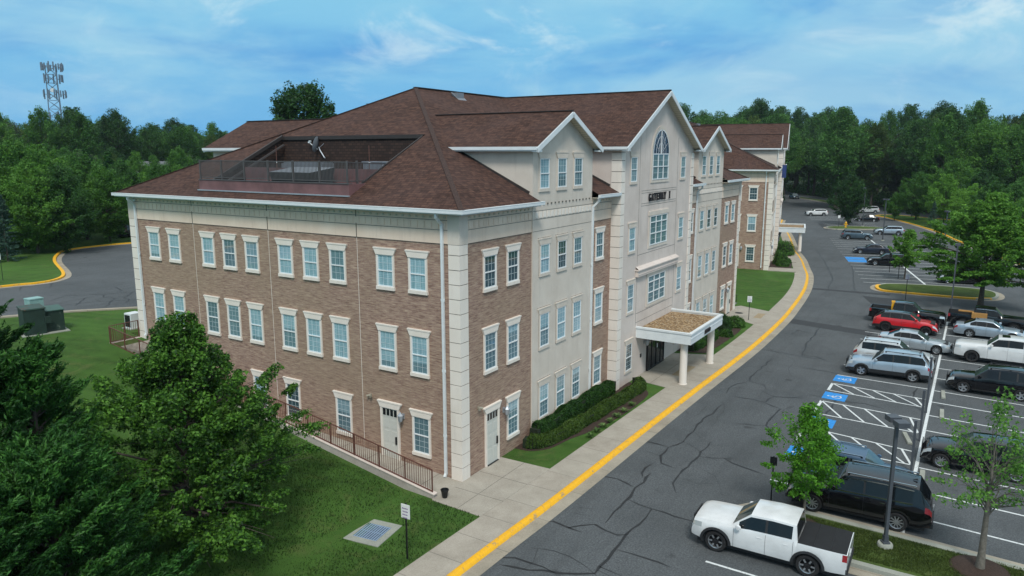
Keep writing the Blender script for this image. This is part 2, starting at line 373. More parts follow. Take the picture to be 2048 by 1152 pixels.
M['bigglass'] = simple('curtained_big_glass', (.15, .25, .28), .05, 0, .3, 2.5, spec=.9)
M['darkglass'] = simple('dark_glass', (.012, .016, .022), .06, 0, .1, 1, spec=.8)
M['archglass'] = simple('navy_arch_glass', (.016, .028, .060), .16, 0, .3, 2, spec=.25)
# ---------------------------------------------------------------- terrain
def sm(a, b, x):
    t = min(1, max(0, (x - a) / (b - a))); return t * t * (3 - 2 * t)
def cat(path, n=6):
    """Catmull-Rom through 2D points"""
    P = [Vector(p) for p in path]; o = []
    for i in range(len(P) - 1):
        a, b, c_, d_ = P[max(i - 1, 0)], P[i], P[i + 1], P[min(i + 2, len(P) - 1)]
        for j in range(n):
            t = j / n; o.append(tuple(.5 * ((2 * b) + (c_ - a) * t + (2 * a - 5 * b + 4 * c_ - d_) * t * t + (3 * b - a - 3 * c_ + d_) * t ** 3)))
    o.append(tuple(P[-1])); return o
KERB = cat([(-60, -3.6), (-30, -3.95), (-6.9, -4.45), (0.6, -4.72), (12.5, -4.93), (20, -5.1), (33, -5.45), (45, -5.3), (52, -4.9), (59.2, -4.35), (66, -3.6), (74.2, -2.25), (81, -.6), (88.2, 1.15), (94, 2.8), (99.6, 4.5), (107, 6.3), (118, 9.0), (130, 12.2), (145, 16.5), (156, 18.6)])
def kerb_y(x):
    for i in range(len(KERB) - 1):
        if KERB[i][0] <= x <= KERB[i + 1][0]:
            t = (x - KERB[i][0]) / (KERB[i + 1][0] - KERB[i][0]); return KERB[i][1] * (1 - t) + KERB[i + 1][1] * t
    return KERB[0][1] if x < -60 else KERB[-1][1]
def lawn_in(x): return kerb_y(x) + 1.85 - .25 * sm(45, 60, x)
def hz(x, y):
    h_ = min(3.86, max(0, .152 * (y - 1.5))) if y < 27 else 3.86
    return h_ * (1 - sm(64, 76, x))
def in_path(x, y): return -2.08 < x < -.0 and y < 21.6
b = MB()
xs = [-400, -250, -160, -110, -80, -60] + [-50 + 2.5 * i for i in range(19)] + [-2.2, -2.02, -.02, .05] + [3.6 + 2.5 * i for i in range(46)] + [120, 140, 156]
ts = [0, .6, 1.2, 1.8, 2.4] + [3 + 1.6 * i for i in range(12)] + [22.6, 24.5, 26.6, 28.5, 30.5, 34, 42, 60, 90, 130, 200, 320, 500, 800]
vg = {}
for i, x in enumerate(xs):
    for j, t_ in enumerate(ts):
        y = lawn_in(x) + t_
        z = hz(x, y)
        if -2.15 < x < .03 and y > -.9: z = -.25 if y < 21.6 else z
        if y > 0.3 and .04 < x < 47.6 and y < 26.2: z = min(z, -.2)
        vg[i, j] = len(b.v); b.v.append((x, y, z))
for i in range(len(xs) - 1):
    for j in range(len(ts) - 1):
        b.f.append((vg[i, j], vg[i + 1, j], vg[i + 1, j + 1], vg[i, j + 1])); b.m.append(0)
lawn = b.build('lawn', M['grass'], smooth=True, sharp=40); tag(lawn, kind='structure')
b = MB(); n = 48
b.face([(3500 * math.cos(2 * math.pi * i / n), 3500 * math.sin(2 * math.pi * i / n), -.32) for i in range(n)])
tag(b.build('ground', M['forestfloor']), kind='structure')
# low rise under the woods
b = MB()
def hill(name, cx, cy, rx, ry, h_, rot=0, z0=-.5, n=28, rings=7):
    b = MB(); ids = {}
    for k_ in range(rings + 1):
        r = 1 - k_ / rings
        for i in range(n):
            a = 2 * math.pi * i / n; X, Y = r * rx * math.cos(a), r * ry * math.sin(a)
            z = z0 + h_ * (math.cos(min(1, r) * math.pi) + 1) / 2 * (1 + .08 * math.sin(5 * a + k_))
            ids[k_, i] = len(b.v); b.v.append((cx + X * math.cos(rot) - Y * math.sin(rot), cy + X * math.sin(rot) + Y * math.cos(rot), z))
    for k_ in range(rings):
        for i in range(n):
            j = (i + 1) % n; b.f.append((ids[k_, i], ids[k_, j], ids[k_ + 1, j], ids[k_ + 1, i])); b.m.append(0)
    tag(b.build(name, M['forestfloor'], smooth=True), kind='structure')
hill('hill', 330, -70, 170, 130, 9, .3)
hill('hill', 150, 420, 260, 160, 7, -.4, 3)

# ---------------------------------------------------------------- asphalt, patches, sealed cracks (one sheet)
b = MB(); ZA = -.13
edge = [(x, y - .1) for x, y in KERB]
poly = edge + [(166, 21.5), (190, 28), (235, 52), (282, 90), (330, 120), (330, 60), (282, 42), (240, 16), (200, -6), (185, -22), (160, -42), (120, -52), (60, -64), (-60, -64)]
b.face([(x, y, ZA) for x, y in reversed(poly)] if 0 else [(x, y, ZA) for x, y in poly[::-1]], 0)
CR = [[(9.94,-5.12),(9.81,-6.95),(8.48,-7.01),(7.55,-7.4),(7.35,-8.28)],[(8.63,-6.12),(8.41,-7.0)],[(9.81,-6.95),(10.91,-7.4),(14.02,-7.2),(16.87,-7.41),(18.46,-7.44)],[(20.71,-7.0),(22.64,-6.91),(24.29,-7.63),(23.95,-8.72),(23.03,-9.09)],[(24.29,-7.63),(25.4,-7.43),(30.84,-7.67)],[(22.57,-8.9),(21.72,-9.9),(22.53,-11.79)],[(20.18,-9.13),(20.4,-9.71),(21.72,-9.9)],[(20.34,-7.7),(20.42,-8.92),(19.5,-10.82),(16.03,-10.75),(15.15,-11.33)],[(15.34,-9.16),(16.03,-10.75)],[(4.25,-5.03),(4.6,-6.21),(4.15,-7.35),(4.95,-7.49),(6.1,-7.38)],[(5.52,-7.2),(5.86,-7.0),(7.31,-7.02)],[(4.15,-7.35),(3.16,-7.54),(0.2,-7.6)],[(2.55,-8.84),(2.83,-7.57)],[(2.55,-8.84),(2.42,-10.0),(2.44,-11.06)],[(2.55,-8.84),(0.91,-8.92),(-0.19,-8.77),(-1.09,-8.86),(-3.05,-8.88),(-3.57,-8.93),(-4.3,-7.76),(-5.02,-5.45)],[(-4.58,-5.22),(-4.28,-5.72),(-4.39,-7.62)],[(-1.17,-5.23),(-0.85,-5.56),(-1.0,-6.41),(-1.04,-7.08)],[(-1.0,-6.41),(-0.12,-7.27),(-0.45,-8.47),(-0.14,-8.85)],[(-1.54,-8.96),(-1.51,-10.11),(-1.61,-11.31)],[(11.8,-8.7),(9.6,-8.78),(7.9,-8.74),(5.6,-8.74),(4.64,-9.25)],[(9.45,-8.83),(9.95,-10.0),(10.3,-10.72)],[(9.95,-10.0),(9.37,-11.09),(9.03,-12.3)],[(-3.05,-8.88),(-3.18,-9.88)],[(45.1,-8.97),(43.47,-8.94),(38.45,-9.02),(36.38,-9.18),(33.27,-9.45),(33.56,-10.54),(32.64,-11.51)],[(33.66,-5.69),(33.48,-6.64),(33.0,-9.4),(33.06,-11.0)],[(40.3,-5.88),(40.26,-7.28),(42.17,-7.37),(41.42,-8.65)],[(29.99,-9.95),(29.4,-13.06)],[(23.44,-11.85),(23.08,-13.5),(23.43,-15.25),(23.01,-16.43)],[(19.24,-13.49),(22.94,-13.52),(26.67,-13.58)],[(26.55,-17.8),(28.89,-17.92)],[(51.24,-7.83),(51.47,-12.14)],[(62,-6.5),(74,-5.4),(88,-2.2),(104,1.9)],[(66,-9),(84,-6.4),(100,-3)],[(84,-14),(96,-11.2)],[(-9,-8.9),(-14,-9.1),(-22,-8.7)]]
rnd = random.Random(5)
def crack(path, wd, z=ZA + .004):
    P = []
    for i in range(len(path) - 1):
        a, c_ = Vector(path[i]), Vector(path[i + 1]); L_ = (c_ - a).length; k_ = max(1, int(L_ / .55)); nn = Vector((-(c_ - a).y, (c_ - a).x)).normalized()
        for j in range(k_): P.append(a.lerp(c_, j / k_) + nn * (rnd.uniform(-.11, .11) if j else 0))
    P.append(Vector(path[-1])); W = [wd * rnd.uniform(.45, 1.25) for _ in P]; W[-1] = .012; W[0] *= .5
    for i in range(len(P) - 1):
        t_ = (P[i + 1] - P[i]).normalized(); nn = Vector((-t_.y, t_.x)); t2 = (P[min(i + 2, len(P) - 1)] - P[i + 1]); t2 = t2.normalized() if t2.length > 0 else t_; n2 = Vector((-t2.y, t2.x))
        q = [P[i] + nn * W[i], P[i] - nn * W[i], P[i + 1] - n2 * W[i + 1], P[i + 1] + n2 * W[i + 1]]
        b.face([(v.x, v.y, z) for v in q], 1)
for c_ in CR: crack(c_, .066)
for k_ in range(34):     # finer hairline cracks
    x, y = rnd.uniform(-12, 60), rnd.uniform(-13, -6); a = rnd.choice((0, 0, math.pi / 2)) + rnd.uniform(-.5, .5); pt = [(x, y)]
    for _ in range(rnd.randint(2, 5)): a += rnd.uniform(-.7, .7); x += math.cos(a) * 1.1; y += math.sin(a) * .8; pt.append((x, y))
    pt = [q for q in pt if q[1] < -5.8]
    if len(pt) > 1: crack(pt, .018)
def quad(p, z, m): b.face([(x, y, z) for x, y in p], m)
quad([(44.7, -5.95), (43.2, -13.3), (45.2, -13.4), (46.7, -5.95)][::1], ZA + .005, 2)
quad([(64.3, -4.4), (64.9, -12.8), (66.0, -12.8), (65.4, -4.2)], ZA + .005, 2)
quad([(63.2, -10.2), (56.4, -12.4), (57.2, -15.2), (63.0, -14.6)], ZA + .005, 2)
quad([(104, -4.6), (106, -9.0), (109.5, -8.2), (107.5, -3.8)], ZA + .005, 2)
quad([(121, .2), (128, 1.8), (130, -2.5), (124, -4)], ZA + .005, 2)
quad([(138, 6.2), (152, 10), (153, 8.6), (139, 4.8)], ZA + .005, 2)
road = b.build('parking_lot', [M['asphalt'], M['sealant'], M['patch']]); tag(road, kind='structure')
# rear drive behind the building (4 m higher)
b = MB(); ZR = 3.87
far = cat([(-40, 62), (-12, 56.5), (3.3, 53.9), (5.9, 53.1), (8.15, 53.6), (10.4, 56.6), (14.16, 65.9), (17.3, 71.6), (20.4, 75.1), (26.7, 75.5), (33, 73.5)], 5)
near = [(70, 38), (48, 34), (30, 33.6), (11, 33.6), (4.9, 35.0), (1.6, 37.9), (-1.2, 39.6), (-2.5, 40.4), (-12, 44), (-40, 50)]
b.face([(x, y, ZR) for x, y in reversed(far + [(40, 92), (70, 92)] + near)], 0)
for c_ in [[(-1.67,42.31),(-0.84,42.88)],[(0.5,45.24),(2.1,46.45)],[(2.76,43.76),(4.47,44.95),(6.52,42.86),(8.66,41.86)],[(2.79,40.06),(4.32,41.82),(5.09,42.83)],[(3.56,37.34),(6.06,40.15),(5.87,41.58),(6.58,42.76)],[(5.54,37.74),(6.51,38.88),(6.6,39.85),(8.95,42.02)],[(5.56,49.93),(7.05,52.23),(7.33,53.19)],[(3.66,51.05),(4.4,52.43),(4.88,52.98)],[(9.08,45.63),(8.33,43.0),(7.63,42.88)],[(2.33,41.8),(3.19,42.0)],[(-4,43.5),(3,41),(9,37)]]: crack(c_, .06, ZR + .004)
tag(b.build('rear_drive', [M['asphalt'], M['sealant']]), kind='structure')
b = MB(); b.strip(far, -.55, -.02, ZR + .012, None, 0); tag(b.build('rear_gutter', M['gutterpan']), kind='structure')
b = MB(); b.strip(far, 0, .3, ZR - .2, ZR + .16); tag(b.build('rear_kerb', M['yellow']), kind='structure')
b = MB(); b.strip(near[1:], -.16, .32, ZR - .2, ZR + .09); tag(b.build('rear_edge_kerb', M['gutterpan']), kind='structure')
b = MB(); b.face([(x, y, ZR + .13) for x, y in (far + [(60, 150), (-60, 150), (-60, 70)])[::-1]] if 0 else [(x, y, ZR + .14) for x, y in [(p[0], p[1]) for p in far] + [(40, 78), (70, 150), (-80, 150), (-80, 62)]])
o = b.build('rear_lawn', M['grass']); tag(o, kind='structure')
b = MB()   # public road beyond the rear lawn, seen under the trees
b.strip(cat([(-60, 100), (-10, 95), (15.7, 86), (24, 96), (30, 110), (50, 150)][:1] + [(-20, 97), (10, 93), (27, 100), (44, 108)], 4), -7, 7, ZR + .165, None, 0)
b.strip(cat([(-60, 100), (-20, 97), (10, 93), (27, 100), (44, 108)], 4), -.12, .12, ZR + .172, None, 1)
tag(b.build('rear_road', [M['asphalt'], M['yellow']]), kind='structure')

# ---------------------------------------------------------------- kerb, gutter, pavement
b = MB(); b.strip(KERB, -.78, -.14, -.118); tag(b.build('gutter', M['gutterpan']), kind='structure')
b = MB()
K2 = [p for p in KERB]
P = [Vector(p) for p in K2]
for i in range(len(P) - 1):   # sloped face + rounded top
    def nrm(j):
        t_ = (P[min(j + 1, len(P) - 1)] - P[max(j - 1, 0)]).normalized(); return Vector((-t_.y, t_.x))
    prof = [(-.16, -.125), (-.12, -.06), (-.07, -.005), (.0, .028), (.11, .03), (.19, .012)]
    for k_ in range(len(prof) - 1):
        A = P[i] + nrm(i) * prof[k_][0]; B_ = P[i + 1] + nrm(i + 1) * prof[k_][0]; D = P[i] + nrm(i) * prof[k_ + 1][0]; E_ = P[i + 1] + nrm(i + 1) * prof[k_ + 1][0]
        b.face([(A.x, A.y, prof[k_][1]), (B_.x, B_.y, prof[k_][1]), (E_.x, E_.y, prof[k_ + 1][1]), (D.x, D.y, prof[k_ + 1][1])])
tag(b.build('kerb', M['yellow'], smooth=True, sharp=50), kind='structure')
b = MB()
xs2 = [-60 + 2 * i for i in range(109)]
A = [(x, kerb_y(x) + .18) for x in xs2]; B_ = [(x, lawn_in(x)) for x in xs2]
for i in range(len(xs2) - 1):
    b.face([(*A[i], .016), (*A[i + 1], .016), (*B_[i + 1], .016), (*B_[i], .016)])
    b.face([(*B_[i], .016), (*B_[i + 1], .016), (B_[i + 1][0], B_[i + 1][1], -.1), (B_[i][0], B_[i][1], -.1)])
tag(b.build('pavement', M['walk']), kind='structure')
# corner pad, ramped path along the end wall, entrance pad, far door pad
b = MB()
li = lawn_in
b.prism([(-2.45, li(-2.4) - .02), (3.55, li(3.5) - .02), (3.45, -.02), (0, -.02), (0, .4), (-1.95, .4), (-2.35, .0)], -.1, .026)
b.prism([(19.3, li(19.3) - .02), (29.2, li(29) - .02), (28.0, -.6), (19.9, -.6)], -.1, .026)
b.prism([(41.6, li(41.6) - .02), (48.3, li(48.3) - .02), (49.6, -.2), (47.9, .9), (43.9, .0), (43.9, -.6)], -.1, .026)
for x0, x1, y in ((-2.4, 3.5, -1.45),): b.box(x0, y - .012, .02, x1, y + .012, .029, 1)
for x in (-.7, 1.4): b.box(x - .012, li(x), .02, x + .012, -.1, .029, 1)
for x in (22.6, 25.9): b.box(x - .012, li(x), .02, x + .012, -.65, .029, 1)
b.box(19.6, -2.0, .02, 28.6, -1.976, .029, 1)
for y0 in range(0, 21):
    z0, z1 = .055 * y0 + .02, .055 * (y0 + 1) + .02
    b.face([(-1.99, y0 + .4, z0), (-.01, y0 + .4, z0), (-.01, y0 + 1.4, z1), (-1.99, y0 + 1.4, z1)], 0)
    if y0 % 2: b.face([(-1.99, y0 + .39, z0 + .004), (-.01, y0 + .39, z0 + .004), (-.01, y0 + .42, z0 + .005), (-1.99, y0 + .42, z0 + .005)], 1)
tag(b.build('entrance_paving', [M['concrete'], M['groove']]), kind='structure')
b = MB(); b.prism([(22.3, li(22.3) + .0), (25.2, li(25.2)), (25.2, li(25.2) + .75), (22.3, li(22.3) + .75)][::1], .0, .032); b.prism([(44.5, li(44.5)), (46.8, li(46.8)), (46.8, li(46.8) + .7), (44.5, li(44.5) + .7)], 0, .032)
tag(b.build('kerb_ramp_paving', M['tanconc']), kind='structure')
# planting beds
b = MB()
b.prism(cat([(4.9, .0), (5.0, -.9), (5.9, -1.65), (7.6, -1.95), (9.2, -2.4), (12, -2.85), (16.3, -2.9), (18.0, -2.4), (19.1, -.65), (19, .0)], 4), -.1, .02)
b.prism(cat([(28.8, -.1), (29.3, -2.6), (31, -3.0), (38, -3.15), (40.6, -2.5), (42.0, -.9), (42.0, 0)], 4), -.1, .02)
tag(b.build('planting_bed', M['mulch']), kind='structure')
# raised grass islands with kerbs
def island(path, kerbm, grassm=None, w_=.3, top=.04, gut=True, nm='island'):
    path = list(path)
    b = MB(); b.prism(path, -.2, top - .02, 0); tag(b.build(nm, grassm or M['grass2']), kind='structure')
    cl = path + [path[0]]; ar = sum(cl[i][0] * cl[i + 1][1] - cl[i + 1][0] * cl[i][1] for i in range(len(path)))
    s_ = 1 if ar > 0 else -1
    b = MB(); b.strip(cl, -.04 * s_, (w_ - .04) * s_, -.2, top + .01); tag(b.build(nm + '_kerb', kerbm), kind='structure')
    if gut: b = MB(); b.strip(cl, -.6 * s_, -.03 * s_, -.116); tag(b.build(nm + '_gutter', M['gutterpan']), kind='structure')
def rounded(pts, n=5): return cat(pts + [pts[0]], n)[:-1]
front_isl = [(3.9, -12.35), (4.6, -12.5), (5.4, -13.1), (5.75, -14.2), (5.68, -18), (5.5, -21.7), (5.3, -25), (5.1, -34), (2.4, -34), (2.35, -26), (2.25, -18.8), (2.25, -16.9), (2.3, -14.2), (2.7, -12.9), (3.3, -12.4)]
island(front_isl, M['cblock'], nm='island')
island(rounded([(67.3, -12.2), (68.3, -11.2), (70.2, -10.85), (71.9, -11.3), (73.1, -12.6), (74.2, -16.2), (74.6, -20.5), (73.4, -22.8), (70.6, -23.3), (68.2, -22.6), (67.3, -20.5), (67.2, -15.5)]), M['cblock'], nm='yellow_island')
b = MB(); b.strip(cat([(71.2, -10.95), (70.2, -10.80), (68.3, -11.15), (67.25, -12.2), (67.14, -15.5), (67.24, -20.5), (68.15, -22.65)], 6), -.02, .34, -.2, .06); tag(b.build('yellow_kerb', M['yellow']), kind='structure')
island(rounded([(139.6, 4.0), (141.5, 6.3), (144.5, 6.4), (147.0, 3.8), (148.3, -.6), (147.5, -4.5), (144.8, -4.8), (142.8, -1.5)]), M['cblock'], nm='hydrant_island')
verge = [(56, -43), (80, -33), (100, -26.5), (118, -21.2)] + cat([(131, -17.45), (142.2, -14.8), (157.3, -9.75), (166.5, -6.0), (176.7, -1.6)], 4) + [(181, 1.2), (184, .2), (185, -4), (178, -14), (160, -30), (120, -44), (56, -58)]
island(verge, M['yellow'], M['grass'], nm='verge')
island([(200.5, 3.4), (216, 8), (234, 20), (253, 33), (251, 35), (236, 25.5), (214, 13.2), (199, 7.5)], M['cblock'], nm='median')
island([(157, 19.6), (166.3, 22.4), (190, 28.5), (189.5, 32), (170, 30), (156, 22)], M['cblock'], nm='verge')

# ---------------------------------------------------------------- parking markings
b = MB(); ZM = ZA + .008
def line(x0, y0, x1, y1, w_=.12, m=0, dz=0):
    a, c_ = Vector((x0, y0)), Vector((x1, y1)); t_ = (c_ - a).normalized(); n_ = Vector((-t_.y, t_.x)) * w_ / 2
    b.face([(*(a - n_), ZM + dz), (*(c_ - n_), ZM + dz), (*(c_ + n_), ZM + dz), (*(a + n_), ZM + dz)], m)
for x in (8.6, 29.25, 32.3, 35.45, 38.6, 41.65, 44.75, 47.85, 50.95): line(x, -12.7, x - .25, -18.6)
for x in (8.1, 11.1, 14.13, 17.2, 20.2, 23.15, 26.1, 28.85, 32.1, 35.05, 38.0, 41.0, 44.0, 47.2, 50.2, 53.2): line(x, -18.9, x - .35, -24.2)
line(5.9, -18.75, 53.2, -18.9, .17)
def hatch(x0, x1, xb0, xb1):
    line(x0, -12.7, xb0, -18.5); line(x1, -12.7, xb1, -18.5); line(x0 - .05, -12.74, x1 + .05, -12.74, .18)
    for i in range(5):
        t0 = i * .225; t1 = min(1, t0 + .2)
        ya, yb = -12.8 - 5.7 * t0, -12.8 - 5.7 * min(1, t0 + .27)
        ta, tb = (-ya - 12.7) / 5.8, (-yb - 12.7) / 5.8
        line(x1 + (xb1 - x1) * ta - .06, ya, x0 + (xb0 - x0) * tb + .06, yb, dz=.004)
hatch(25.15, 26.9, 24.65, 26.45); hatch(19.9, 22.55, 19.5, 22.05); hatch(14.4, 17.1, 14.3, 16.3)
for x, y in ((28.3, -13.35), (23.85, -13.35), (18.35, -13.45), (12.8, -13.35)):
    b.face([(x - .78, y - .72, ZM + .001), (x + .78, y - .72, ZM + .001), (x + .86, y + .72, ZM + .001), (x - .70, y + .72, ZM + .001)], 1)
    for q in range(14):      # wheelchair symbol: wheel ring, back, head, leg
        a0, a1 = math.pi * (.55 + q * .095), math.pi * (.55 + (q + 1) * .095); c0 = (x - .02, y - .12)
        P4 = [(c0[0] + r * math.cos(a), c0[1] + r * math.sin(a), ZM + .006) for r, a in ((.24, a0), (.31, a0), (.31, a1), (.24, a1))]
        b.face(P4[::-1], 0)
    for (ax, ay, bx, by, w_) in ((x - .02, y + .28, x - .02, y - .06, .08), (x - .02, y - .06, x + .2, y - .06, .08), (x + .2, y - .06, x + .3, y - .36, .08), (x - .02, y + .12, x + .16, y + .12, .06), (x + .3, y - .36, x + .4, y - .33, .06)): line(ax, ay, bx, by, w_, 0, .006)
    b.face([(x - .02 + .085 * math.cos(i * math.pi / 4), y + .4 + .085 * math.sin(i * math.pi / 4), ZM + .006) for i in range(8)], 0)
line(-.45, -12.3, -.5, -18, .12); line(-3.5, -12.3, -3.6, -18, .12)
# lot by the second building: rotated rows
U = Vector((.9722, .234)); V = Vector((.234, -.9722)); O_ = Vector((73.2, -16.3))
def fl(u, v0, v1, w_=.12, m=0):
    a = O_ + U * u + V * v0; c_ = O_ + U * u + V * v1; line(a.x, a.y, c_.x, c_.y, w_, m)
for i in range(11): fl(1.5 + 3.0 * i, -7.0, -.1)
for i in range(6): fl(36 + 3.0 * i, -7.0, -.1)
for i in range(15): fl(3.5 + 3.0 * i, .1, 6.5)
a = O_ - U * 1; c_ = O_ + U * 74; line(a.x, a.y, c_.x, c_.y, .24)
for i in range(3): fl(80 + 3 * i, -6, 5)
for i in range(5): fl(92 + 3 * i, -8, -1)
for u0 in (19.9, 22.9):
    a = [O_ + U * u0 + V * -6.9, O_ + U * (u0 + 2.6) + V * -6.9, O_ + U * (u0 + 2.6) + V * -4.2, O_ + U * u0 + V * -4.2]
    b.face([(p.x, p.y, ZM + .001) for p in a], 1)
tag(b.build('road_markings', [M['wpaint'], M['bpaint']]), kind='structure')
# ---------------------------------------------------------------- office building
LX, LY, CX = 47.7, 26.46, 23.8
ZB, ZE = 11.7, 13.15      # top of brick, soffit
WIN = {}
M['muntin'] = simple('grille_between_panes', (.60, .68, .70), .5)
def window_meshes():
    for kind, H, rows in (('tall', 2.43, 3), ('short', 2.14, 2)):
        hd, sl = .36, .17
        for tr in ('trim', 'flush'):
            b = MB(); pr = -.065 if tr == 'trim' else -.04; w0, w1, wo = .73, .585, .50
            b.face([(-w1, pr - .03, H - hd), (w1, pr - .03, H - hd), (w0, pr - .03, H - .05), (-w0, pr - .03, H - .05)])
            b.face([(-w0, pr - .03, H - .05), (w0, pr - .03, H - .05), (w0, 0, H), (-w0, 0, H)])
            b.box(-w0, pr - .05, H - .07, w0, 0, H)
            b.face([(-w1, 0, H - hd), (-w1, pr - .03, H - hd), (-w0, pr - .03, H - .05), (-w0, 0, H - .05)]); b.face([(w1, pr - .03, H - hd), (w1, 0, H - hd), (w0, 0, H - .05), (w0, pr - .03, H - .05)])
            b.face([(-w1, 0, H - hd), (w1, 0, H - hd), (w1, pr - .03, H - hd), (-w1, pr - .03, H - hd)])
            b.box(-w1, pr, sl, -wo, 0, H - hd); b.box(wo, pr, sl, w1, 0, H - hd); b.box(-w1 - .02, pr - .03, 0, w1 + .02, 0, sl)
            WIN[kind, tr] = b.mesh('window', M['trim'] if tr == 'trim' else M['stucco'])
        b = MB(); z0, z1 = sl, H - hd; zm = (z0 + z1) / 2
        b.box(-.5, -.055, z0, -.45, -.004, z1); b.box(.45, -.055, z0, .5, -.004, z1); b.box(-.45, -.055, z1 - .05, .45, -.004, z1); b.box(-.45, -.06, z0, .45, -.004, z0 + .06)
        b.box(-.45, -.065, zm - .028, .45, -.004, zm + .028)
        for i in (1, 2): x = -.45 + .9 * i / 3; b.box(x - .007, -.030, z0 + .06, x + .007, -.025, z1 - .05, 1)
        for s0, s1 in ((z0 + .06, zm - .028), (zm + .028, z1 - .05)):
            for i in range(1, rows): z = s0 + (s1 - s0) * i / rows; b.box(-.45, -.030, z - .007, .45, -.0255, z + .007, 1)
        WIN[kind, 'frame'] = b.mesh('sash_frame', [M['vinyl'], M['muntin']])
        b = MB(); b.box(-.45, -.024, z0 + .05, .45, -.010, z1 - .04); WIN[kind, 'pane'] = b.mesh('pane', M['glass'])
window_meshes()
def put(me, name, parent, loc=(0, 0, 0), rz=0):
    o = bpy.data.objects.new(name, me); C.objects.link(o); o.parent = parent; o.location = loc; o.rotation_euler = (0, 0, rz); return o
def window(root, x, y, z, rz, kind, tr='trim'):
    o = put(WIN[kind, tr], 'window', root, (x, y, z), rz)
    put(WIN[kind, 'frame'], 'sash_frame', o); put(WIN[kind, 'pane'], 'pane', o); return o
EW = -math.pi / 2
ROWS = {3: (9.15, 'short'), 2: (4.95, 'tall'), 1: (.77, 'tall'), 4: (13.82, 'short')}
def door_meshes():
    b = MB(); H = 3.2
    b.face([(-.63, -.12, H - .36), (.63, -.12, H - .36), (.80, -.12, H - .05), (-.80, -.12, H - .05)]); b.box(-.80, -.14, H - .07, .80, 0, H)
    b.face([(-.63, 0, H - .36), (-.63, -.12, H - .36), (-.8, -.12, H - .05), (-.8, 0, H - .05)]); b.face([(.63, -.12, H - .36), (.63, 0, H - .36), (.8, 0, H - .05), (.8, -.12, H - .05)])
    b.box(-.63, -.10, 0, -.52, 0, H - .36); b.box(.52, -.10, 0, .63, 0, H - .36)
    WIN['doorframe'] = b.mesh('door', M['trim'])
    b = MB(); b.box(-.52, -.05, .02, .52, -.004, 2.36); b.box(-.52, -.06, 2.36, .52, -.004, 2.84)
    for i in (-1, 1):
        for z0, z1 in ((.25, .85), (1.0, 1.6), (1.75, 2.2)): b.box(i * .25 - .17, -.062, z0, i * .25 + .17, -.05, z1)
    WIN['leaf'] = b.mesh('door_leaf', M['door'])
    b = MB()
    for i in range(4): x = -.375 + .25 * i; b.box(x - .095, -.066, 2.42, x + .095, -.059, 2.78)
    WIN['transom'] = b.mesh('transom_pane', M['darkglass'])
    b = MB(); b.box(.36, -.12, .95, .44, -.05, 1.35); b.box(-.5, -.13, 0, .5, -.01, .03); WIN['handle'] = b.mesh('door_handle', M['black'])
door_meshes()
def door(root, x, y, z, rz):
    o = put(WIN['doorframe'], 'door', root, (x, y, z), rz)
    for k_, nm in (('leaf', 'door_leaf'), ('transom', 'transom_pane'), ('handle', 'door_handle')): put(WIN[k_], nm, o)
def lantern_mesh():
    b = MB(); b.box(-.07, -.06, -.12, .07, 0, .16); b.beam((0, -.03, .1), (0, -.25, .16), .03, .03)
    b.lathe([(0, .32), (.05, .24), (.17, .12), (.15, .10), (.11, -.18), (.04, -.25), (0, -.25)], (0, -.25, 0), n=6); return b.mesh('wall_lantern', M['galv'])
LANT = lantern_mesh()
def spot_mesh():
    b = MB(); b.box(-.06, -.05, -.06, .06, 0, .06); b.cone((0, -.05, 0), (-.14, -.2, -.04), .05, .07, 8); b.cone((0, -.05, 0), (.14, -.2, -.04), .05, .07, 8); return b.mesh('wall_floodlight', M['beige'])
SPOT = spot_mesh()
def downspout(root, x, y, ztop, zbot, ax, kick=.5):
    """ax = outward unit (dx,dy)"""
    b = MB(); dx, dy = ax; o = .09
    b.beam((x + dx * kick, y + dy * kick, ztop + .05), (x + dx * kick, y + dy * kick, ztop - .2), .13, .13)
    b.beam((x + dx * kick, y + dy * kick, ztop - .18), (x + dx * o, y + dy * o, ztop - .55), .12, .12)
    b.beam((x + dx * o, y + dy * o, ztop - .5), (x + dx * o, y + dy * o, zbot + .2), .13, .11)
    b.beam((x + dx * o, y + dy * o, zbot + .22), (x + dx * (o + .1), y + dy * (o + .1), zbot + .06), .12, .12)
    for z in (zbot + 2.2, zbot + 5.5, zbot + 9): b.beam((x + dx * .1 - abs(dy) * .11, y + dy * .1 - abs(dx) * .11, z), (x + dx * .1 + abs(dy) * .11, y + dy * .1 + abs(dx) * .11, z), .04, .13)
    b.build('downspout', M['white'], root)
def quoin(root, x0, y0, x1, y1, z0, z1, step=.70):
    b = MB(); z = z0
    b.box(x0 + .03, y0 + .03, z0, x1 - .03, y1 - .03, z1, 1)
    while z < z1 - .05:
        b.box(x0, y0, z + .018, x1, y1, min(z + step, z1) - .018, 0); z += step
    b.build('corner_quoins', [M['trim'], M['groove']], root)
def zm(x, y):     # main hip roof height
    return 13.35 + .5 * (min(x, LX - x, y, LY - y) + .6)

